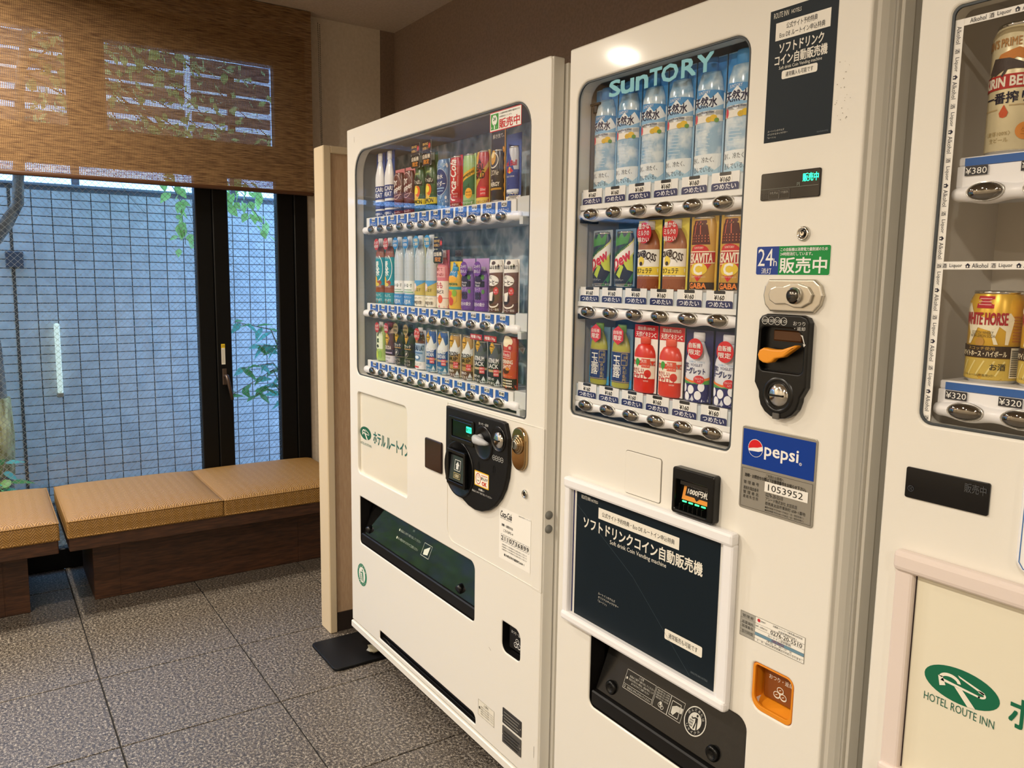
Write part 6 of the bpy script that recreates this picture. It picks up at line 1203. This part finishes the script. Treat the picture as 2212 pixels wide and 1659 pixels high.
def c_yog(p): band(p, 0.0, 0.036, '232a63'); [p.d(u, v, 0.0085, 'eef0f4', 1) for u, v in ((-0.026, 0.026), (-0.004, 0.024), (0.014, 0.014), (0.022, 0.030), (-0.016, 0.010))]; p.p([(-0.048, 0.044), (0.0, 0.036), (0.048, 0.046), (0.048, 0.036), (-0.048, 0.034)], '4f9a4a', 1).p([(-0.048, 0.048), (0.0, 0.041), (0.048, 0.050), (0.048, 0.045), (0.0, 0.037), (-0.048, 0.044)], 'e07a34', 2).d(0.016, 0.044, 0.013, 'd0303a', 3, 0.008).t('カルシウム', 0.016, 0.046, 0.004, 'f8f2ee', 4, w=0.02).t('入り', 0.016, 0.041, 0.004, 'f8f2ee', 4).t('飲む', -0.020, 0.070, 0.010, '232a63', 2, w=0.016, bold=0.02).t('ヨーグレット', 0.0, 0.060, 0.012, '232a63', 2, w=0.060, bold=0.025).t('YOGLET', 0.008, 0.071, 0.005, '232a63', 2, w=0.030).t('カラダ想いの、ココロおどる', 0.008, 0.077, 0.004, '5a9ac0', 2, w=0.040).t('SUNTORY', -0.012, 0.004, 0.004, 'e8eaf0', 2, w=0.018)
for i in (4, 5):
    t = drink('bottle', 'yoghurt_drink_bottle', colsB[i], YB_, zB3, 'white yoghurt drink bottle with navy dotted base and red disc', 'white yoghurt drink bottles', 0.029, 0.132, 'dfe2ea', '2b3360', 0.136, 0.067, cap='e9ebf0', cprint=c_yog, yoff=0.046, sh=0.58)
    with_disc(t, colsB[i], YB_, zB3, 'cf2730', ('自販機', '限定'), 0.102, 0.0195, 0.008, yo=0.026)
# ---- machine C: real cans
def c_kirin(p):
    p.t('KIRIN\'S PRIME BREW', 0.0, 0.140, 0.011, 'b5834a', 1, w=0.086, bold=0.01); p.p([(-0.022, 0.108), (-0.010, 0.126), (0.012, 0.132), (0.030, 0.124), (0.026, 0.114), (0.010, 0.120), (-0.004, 0.112)], 'c9803a', 1).p([(-0.026, 0.104), (-0.018, 0.122), (0.002, 0.120), (0.020, 0.112), (0.034, 0.108), (0.030, 0.104), (0.010, 0.106), (-0.004, 0.106), (-0.016, 0.100)], '4a3f3a', 2).line([(-0.018, 0.110), (-0.026, 0.098)], 0.003, '4a3f3a', 2).line([(0.0, 0.108), (-0.006, 0.098)], 0.003, '4a3f3a', 2)
    p.r(-0.10, 0.10, 0.082, 0.100, 'b5332c', 1).t('KIRIN BEER', 0.0, 0.091, 0.012, 'f3ead8', 2, w=0.066, bold=0.025).t('一番搾り', 0.0, 0.071, 0.014, '1e1d33', 1, w=0.056, bold=0.02).p([(0.0, 0.062), (0.0055, 0.052), (0.004, 0.047), (0.0, 0.0455), (-0.004, 0.047), (-0.0055, 0.052)], 'c8562c', 1).r(-0.03, -0.008, 0.056, 0.0575, 'b9a176', 1).r(0.006, 0.032, 0.060, 0.0615, 'b9a176', 1).d(0.026, 0.028, 0.011, 'd68a3c', 1).t('生', 0.026, 0.028, 0.009, 'b5702c', 2).t('〈麦芽100%〉', -0.006, 0.026, 0.006, 'a08a58', 1, w=0.032).t('生ビール', -0.004, 0.018, 0.006, 'a08a58', 1, w=0.024)
gold_can = mat('champagne_can', 'e2d5ae', 0.30, 0.2)
drink('can', 'beer_can', -0.533, YC, 1.514, 'tall champagne gold beer can with red band', None, 0.0333, 0.164, gold_can, cprint=c_kirin, full=True, yoff=0.068, metal=True)
def c_horse(p):
    p.r(-0.012, 0.010, 0.100, 0.116, 'b8182c', 2); [p.r(-0.009, 0.007, 0.104 + k * 0.004, 0.1052 + k * 0.004, 'e8a6a0', 3) for k in range(3)]
    p.p([(-0.030, 0.112), (-0.022, 0.104), (-0.016, 0.092), (0.006, 0.086), (0.030, 0.094), (0.036, 0.086), (0.033, 0.070), (0.030, 0.052), (0.026, 0.052), (0.026, 0.070), (0.018, 0.076), (0.014, 0.062), (0.018, 0.052), (0.013, 0.052), (0.008, 0.070), (-0.008, 0.074), (-0.014, 0.060), (-0.018, 0.052), (-0.022, 0.052), (-0.020, 0.066), (-0.026, 0.080), (-0.034, 0.098)], 'efe6c8', 1)
    p.t('WHITE HORSE', -0.001, 0.086, 0.016, 'a81a26', 3, w=0.056, bold=0.02).t('SCOTCH WHISKY', -0.002, 0.0675, 0.004, '4a3a18', 3, w=0.028).t('WITH LEMON SODA', -0.002, 0.063, 0.004, '4a3a18', 3, w=0.032).d(-0.004, 0.055, 0.006, 'b98a3c', 2)
    p.r(-0.104, 0.104, 0.034, 0.050, '33200f', 3).t('スコッチ使用', -0.002, 0.0465, 0.0045, 'c9a24a', 4, w=0.034).t('ホワイトホース・ハイボール', -0.002, 0.0395, 0.0075, 'f4e8c8', 4, w=0.062, bold=0.015).r(-0.104, 0.104, 0.004, 0.033, 'c9ad4e', 0)
    [p.line([(-0.03 + 0.012 * k, 0.010), (-0.02 + 0.012 * k, 0.030)], 0.002, 'e4d48a', 1) for k in range(5)]
    p.t('お酒', 0.020, 0.022, 0.009, '2a2418', 2, w=0.018, bold=0.01).t('リキュール(発泡性)①', -0.004, 0.010, 0.004, '3a3018', 2, w=0.04).r(0.034, 0.046, 0.008, 0.048, 'efe6cc', 4); [p.r(0.035, 0.045, 0.010 + 0.0024 * k, 0.0112 + 0.0024 * k, '2c2620', 5) for k in range(15)]
    [p.r(0.035, 0.048, 0.056 + 0.004 * k, 0.058 + 0.004 * k, 'b0742c', 1) for k in range(9)]
yellow_can = mat('yellow_can', 'dcae2e', 0.28, 0.3)
for x in (-0.532, -0.4635): drink('can', 'highball_can', x, YC, 1.2145, 'yellow highball can with white horse and dark band', 'yellow highball cans', 0.0333, 0.122, yellow_can, cprint=c_horse, full=True, yoff=0.068, metal=True)

# ================================================================== outside the window
XT = -5.30
MB(soil).box(-9.0, XW - 0.16, -3.5, 4.5, -0.12, -0.03).build('ground', kind='structure')
# tiled garden wall: each near tile is a piece of its own, the rest joined
gw = thing('garden_wall', (XT - 0.1, 0.8, -0.03), 'grey tiled garden wall outside the window', 'wall')
MB(joint_m).box(XT - 0.16, XT - 0.004, -3.0, 4.2, -0.05, 1.822).build('wall_core', gw)
MB(mat('coping_stone', '7c8288', 0.7)).rbox(XT - 0.175, XT + 0.012, -3.0, 4.2, 1.820, 1.836, 0.003, 1).build('wall_coping', gw)
tw, th_ = 0.1 - 0.0055, 0.049 - 0.0048
wt = MB(tile_m).rbox(-0.006, 0.004, -tw / 2, tw / 2, -th_ / 2, th_ / 2, 0.0012, 1).mesh('wall_tile')
rest = MB(tile_m)
rows = [1.454 + 0.049 * (j + 0.5) for j in range(-30, 7)]
for i in range(-30, 38):
    yc = 0.301 + 0.1 * (i + 0.5)
    for zc in rows:
        if 0.30 < yc < 1.20 and zc > 0.20: inst('wall_tile', wt, (XT, yc, zc), gw)
        else: rest.box(XT - 0.006, XT + 0.004, yc - tw / 2 + (0.008 if i == -1 else 0) * 0, yc + tw / 2, zc - th_ / 2, zc + th_ / 2)
rest.build('wall_tiles', gw, kind='stuff')
MB(mat('sealant', '4a4238', 0.8)).box(XT + 0.003, XT + 0.006, 0.188, 0.202, -0.03, 1.82).build('expansion_joint', gw)
# emissive strip for a bright upright streak on the wall and a small box
lt = thing('glow_strip', (XT + 0.03, 0.39, 0.62), 'slim glowing vertical light fixed to the tiled garden wall', 'light')
MB(mat('strip_body', 'e9ecd2', 0.4, emit=0.55)).rbox(XT + 0.012, XT + 0.040, 0.374, 0.402, 0.64, 1.045, 0.006).build('strip_body', lt)
MB(steel).rbox(XT + 0.004, XT + 0.030, 0.370, 0.406, 0.615, 0.640, 0.003).build('strip_base', lt)
MB(mat('switch_box', '3e4650', 0.5)).rbox(XT + 0.004, XT + 0.05, 0.160, 0.246, 1.360, 1.448, 0.004).build('switch_box', None, 'small dark square box on the tiled garden wall', 'box')
# slat screen standing behind the wall: brown boards with open gaps
XS = -8.0
sc = thing('slat_screen', (XS, 1.5, 2.0), 'dark brown board screen rising behind the garden wall', 'screen')
board = mat('screen_board', '4c3f38', 0.7); add_noise(board, 5, '433730', '574840', stretch=(1, 0.3, 6), coords='World')
ZG = [(2.30, 2.525), (2.55, 2.685), (2.735, 2.825), (2.885, 2.995), (3.025, 3.145), (3.175, 3.30)]
for y0, y1 in ((-2.4, -0.2), (-0.16, 1.72), (1.78, 2.50), (2.57, 4.5)):
    for z0, z1 in ZG: MB(board).rbox(XS - 0.02, XS + 0.02, y0, y1, z0, z1, 0.004, 1).build('board', sc)
for y in (-1.4, 0.8, 2.15, 3.6): MB(board).box(XS - 0.08, XS - 0.025, y - 0.03, y + 0.03, -0.03, 3.30).build('screen_post', sc)
# plants
def leaf_mesh(name, m, serr=False, L=0.06, W=0.018):
    pts = [(0, 0), (.10, .45), (.28, .95), (.45, 1.0), (.65, .72), (.85, .32), (1.0, 0.0)]
    v = []; f = []
    for s_, w_ in pts: v.append((s_ * L, 0, -0.10 * L * s_ * s_))
    n = len(pts)
    for sg in (1, -1):
        b = len(v)
        for k, (s_, w_) in enumerate(pts):
            ww = w_ * (1.0 if not serr or k % 2 == 0 else 1.12) * W
            v.append((s_ * L, sg * ww, -0.10 * L * s_ * s_ + 0.25 * ww))
        for k in range(n - 1): f.append((k, k + 1, b + k + 1, b + k))
    mb = MB(m); mb.raw(v, f, True); return mb.mesh(name)
random.seed(11)
def put_leaf(me, p, d, parent, s=1.0, roll=None):
    d = Vector(d).normalized(); q = d.to_track_quat('X', 'Z'); e = q.to_matrix().to_4x4() @ Matrix.Rotation(roll if roll is not None else random.uniform(-1.0, 1.0), 4, 'X')
    inst('leaf', me, p, parent, rot=e.to_euler(), scale=(s, s, s))
lfA = leaf_mesh('leaf', leaf_green, L=0.070, W=0.024); lfB = leaf_mesh('leaf', leaf_dark, True, L=0.098, W=0.020); lfC = leaf_mesh('leaf', leaf_blue, True, L=0.098, W=0.021)
# tree with a straw-wrapped trunk whose branches hang over the wall
tr = thing('garden_tree', (-4.75, 0.08, -0.03), 'leafy tree with straw-wrapped trunk outside the window', 'tree')
trunk = [(-4.78, 0.055, -0.05), (-4.78, 0.065, 0.5), (-4.78, 0.055, 0.95), (-4.79, 0.03, 1.25), (-4.80, 0.085, 1.47), (-4.80, 0.165, 1.585), (-4.80, 0.215, 1.68), (-4.80, 0.228, 1.85), (-4.80, 0.26, 2.3), (-4.85, 0.35, 2.8)]
MB(bark).tube(trunk, [0.06, 0.055, 0.05, 0.045, 0.036, 0.032, 0.028, 0.026, 0.022, 0.016], 12).build('trunk', tr)
MB(straw).tube([(-4.78, 0.058, 0.30), (-4.78, 0.066, 0.5), (-4.78, 0.064, 0.70)], [0.068, 0.070, 0.064], 14).build('trunk_wrap', tr)
tw_ = MB(bark); paths = []
for k in range(26):
    y1 = random.uniform(0.45, 1.9); z1 = random.uniform(1.95, 2.75); x1 = random.uniform(-5.2, -4.55)
    a = Vector((-4.82, 0.28, 2.3 + random.uniform(0, .4))); b = Vector((x1, y1, z1)); mid = (a + b) / 2 + Vector((0, 0, random.uniform(.05, .25)))
    paths.append([a, mid, b])
paths += [[Vector((-4.82, 0.4, 2.5)), Vector((-4.8, 1.0, 2.05)), Vector((-4.75, 1.32, 1.80)), Vector((-4.75, 1.47, 1.58))], [Vector((-4.82, 0.3, 2.4)), Vector((-4.8, 0.86, 2.0)), Vector((-4.75, 0.98, 1.74)), Vector((-4.75, 1.0, 1.50))], [Vector((-4.82, 0.4, 2.5)), Vector((-4.8, 1.2, 2.0)), Vector((-4.75, 1.42, 1.78))], [Vector((-4.82, 0.4, 2.5)), Vector((-4.75, 1.1, 1.95)), Vector((-4.75, 1.25, 1.72))]]
paths += [[Vector((-4.78, 0.95, 1.95)), Vector((-4.76, 1.05, 1.6)), Vector((-4.75, 1.25, 1.2))], [Vector((-4.78, 0.98, 1.6)), Vector((-4.76, 1.15, 1.45)), Vector((-4.75, 1.35, 1.33))], [Vector((-4.78, 1.0, 1.9)), Vector((-4.76, 1.10, 1.50)), Vector((-4.75, 1.18, 1.30))], [Vector((-4.78, 0.6, 2.0)), Vector((-4.76, 0.72, 1.75)), Vector((-4.75, 0.80, 1.66))]]
for k, pth in enumerate(paths):
    tw_.tube(pth, [0.006, 0.004, 0.002, 0.0015][:len(pth)] if k < 26 else ([0.004, 0.003, 0.002, 0.0015][:len(pth)] if k < 30 else [0.0012] * len(pth)), 5)
tw_.build('branches', tr, kind='stuff')
n_leaf = 0
for k, pth in enumerate(paths[:30]):
    hang = k >= 26; m_ = 7 if not hang else 28
    for j in range(m_):
        t_ = 0.35 + 0.65 * (j + random.random()) / m_; seg = min(int(t_ * (len(pth) - 1)), len(pth) - 2); u_ = t_ * (len(pth) - 1) - seg
        p = pth[seg].lerp(pth[seg + 1], u_) + Vector((random.uniform(-.05, .05), random.uniform(-.04, .04), random.uniform(-.04, .01)))
        if n_leaf >= 299: continue
        put_leaf(lfA, p, (random.uniform(-.5, .9), random.uniform(-.5, .9), random.uniform(-1.0, -.1)), tr, random.uniform(.7, 1.2)); n_leaf += 1
extra = MB(leaf_green)
for k in range(700):
    y1 = random.uniform(0.3, 1.9); z1 = 1.98 + abs(random.gauss(0.25, 0.3)); x1 = random.uniform(-5.3, -4.5)
    if random.random() < (y1 - 0.5) * 0.45 - (z1 - 2.2) * 0.1: continue
    d = Vector((random.uniform(-1, 1), random.uniform(-1, 1), random.uniform(-1, .1))).normalized(); a = d.cross(Vector((random.random(), random.random(), 1))).normalized(); L = random.uniform(.035, .07); c = Vector((x1, y1, z1))
    extra.raw([c, c + d * L * .5 + a * L * .33, c + d * L, c + d * L * .5 - a * L * .33], [(0, 1, 2, 3)], True)
extra.build('leaves', tr, 'crown leaves', kind='stuff')
# nandina by the right pane and leafy shrub by the trunk
def shrub(name, base, stems, label, me2, n):
    t = thing(name, base, label, 'shrub')
    for pth in stems:
        MB(bark).tube(pth, [0.004] * (len(pth) - 1) + [0.002], 6).build('stem', t)
        for j in range(n):
            t_ = 0.45 + 0.55 * j / (n - 1); q = t_ * (len(pth) - 1); sgi = min(int(q), len(pth) - 2); p = Vector(pth[sgi]).lerp(Vector(pth[sgi + 1]), q - sgi)
            put_leaf(random.choice(me2), p, (random.uniform(-.4, .6), (1 if j % 2 else -1) * random.uniform(.3, 1.0), random.uniform(-.7, .25)), t, random.uniform(.75, 1.2))
    return t
shrub('nandina_shrub', (-4.72, 1.55, -0.03), [[(-4.72, 1.55, -0.03), (-4.72, 1.58, 0.7), (-4.71, 1.45, 1.02), (-4.70, 1.24, 1.07)], [(-4.72, 1.56, -0.03), (-4.72, 1.60, 0.6), (-4.71, 1.46, 0.82), (-4.70, 1.27, 0.80)], [(-4.72, 1.54, -0.03), (-4.72, 1.57, 0.5), (-4.71, 1.46, 0.78), (-4.70, 1.20, 0.64)], [(-4.72, 1.57, -0.03), (-4.72, 1.60, 0.7), (-4.71, 1.48, 0.92), (-4.70, 1.36, 0.93)], [(-4.72, 1.57, -0.03), (-4.72, 1.60, 0.5), (-4.71, 1.46, 0.70), (-4.70, 1.33, 0.62)]], 'feathery blue green shrub by the narrow window pane', [lfB, lfC], 12)
shrub('leafy_shrub', (-4.62, 0.02, -0.03), [[(-4.62, 0.02, -0.03), (-4.60, 0.04, 0.25), (-4.58, 0.085, 0.42)], [(-4.62, 0.0, -0.03), (-4.60, 0.02, 0.22), (-4.58, 0.10, 0.31)], [(-4.62, 0.0, -0.03), (-4.60, -0.05, 0.30), (-4.58, -0.08, 0.48)], [(-4.62, 0.0, -0.03), (-4.58, -0.02, 0.20), (-4.52, 0.06, 0.30)]], 'low leafy shrub at the foot of the straw-wrapped trunk', [lfB, lfC, lfA], 9)

# bright bush beyond the left part of the window (seen mirrored in the machine's flap)
bu = thing('garden_bush', (-4.75, -0.55, -0.03), 'bright green bush outside the window beyond the straw-wrapped trunk', 'bush')
fo = MB(leaf_mat('leaf_bright', 'b9dc6a'))
for k in range(1500):
    c = Vector((-4.75 + random.gauss(0, .14), -0.62 + random.uniform(-.75, .5), abs(random.gauss(0.45, 0.38))))
    if c.y > 0.0 - 0.12: continue
    d = Vector((random.uniform(-.3, 1), random.uniform(-1, 1), random.uniform(-.6, .6))).normalized(); a = d.cross(Vector((random.random(), random.random(), 1))).normalized(); L = random.uniform(.05, .11)
    fo.raw([c, c + d * L * .5 + a * L * .3, c + d * L, c + d * L * .5 - a * L * .3], [(0, 1, 2, 3)], True)
fo.build('foliage', bu, kind='stuff')
for k in range(7):
    y = -1.2 + k * 0.17; MB(bark).tube([(-4.75, -0.6 + (y + 0.6) * .3, -0.03), (-4.74, y, 0.45), (-4.72, y * 1.05, 0.8)], [0.012, 0.008, 0.003], 6).build('stem', bu)
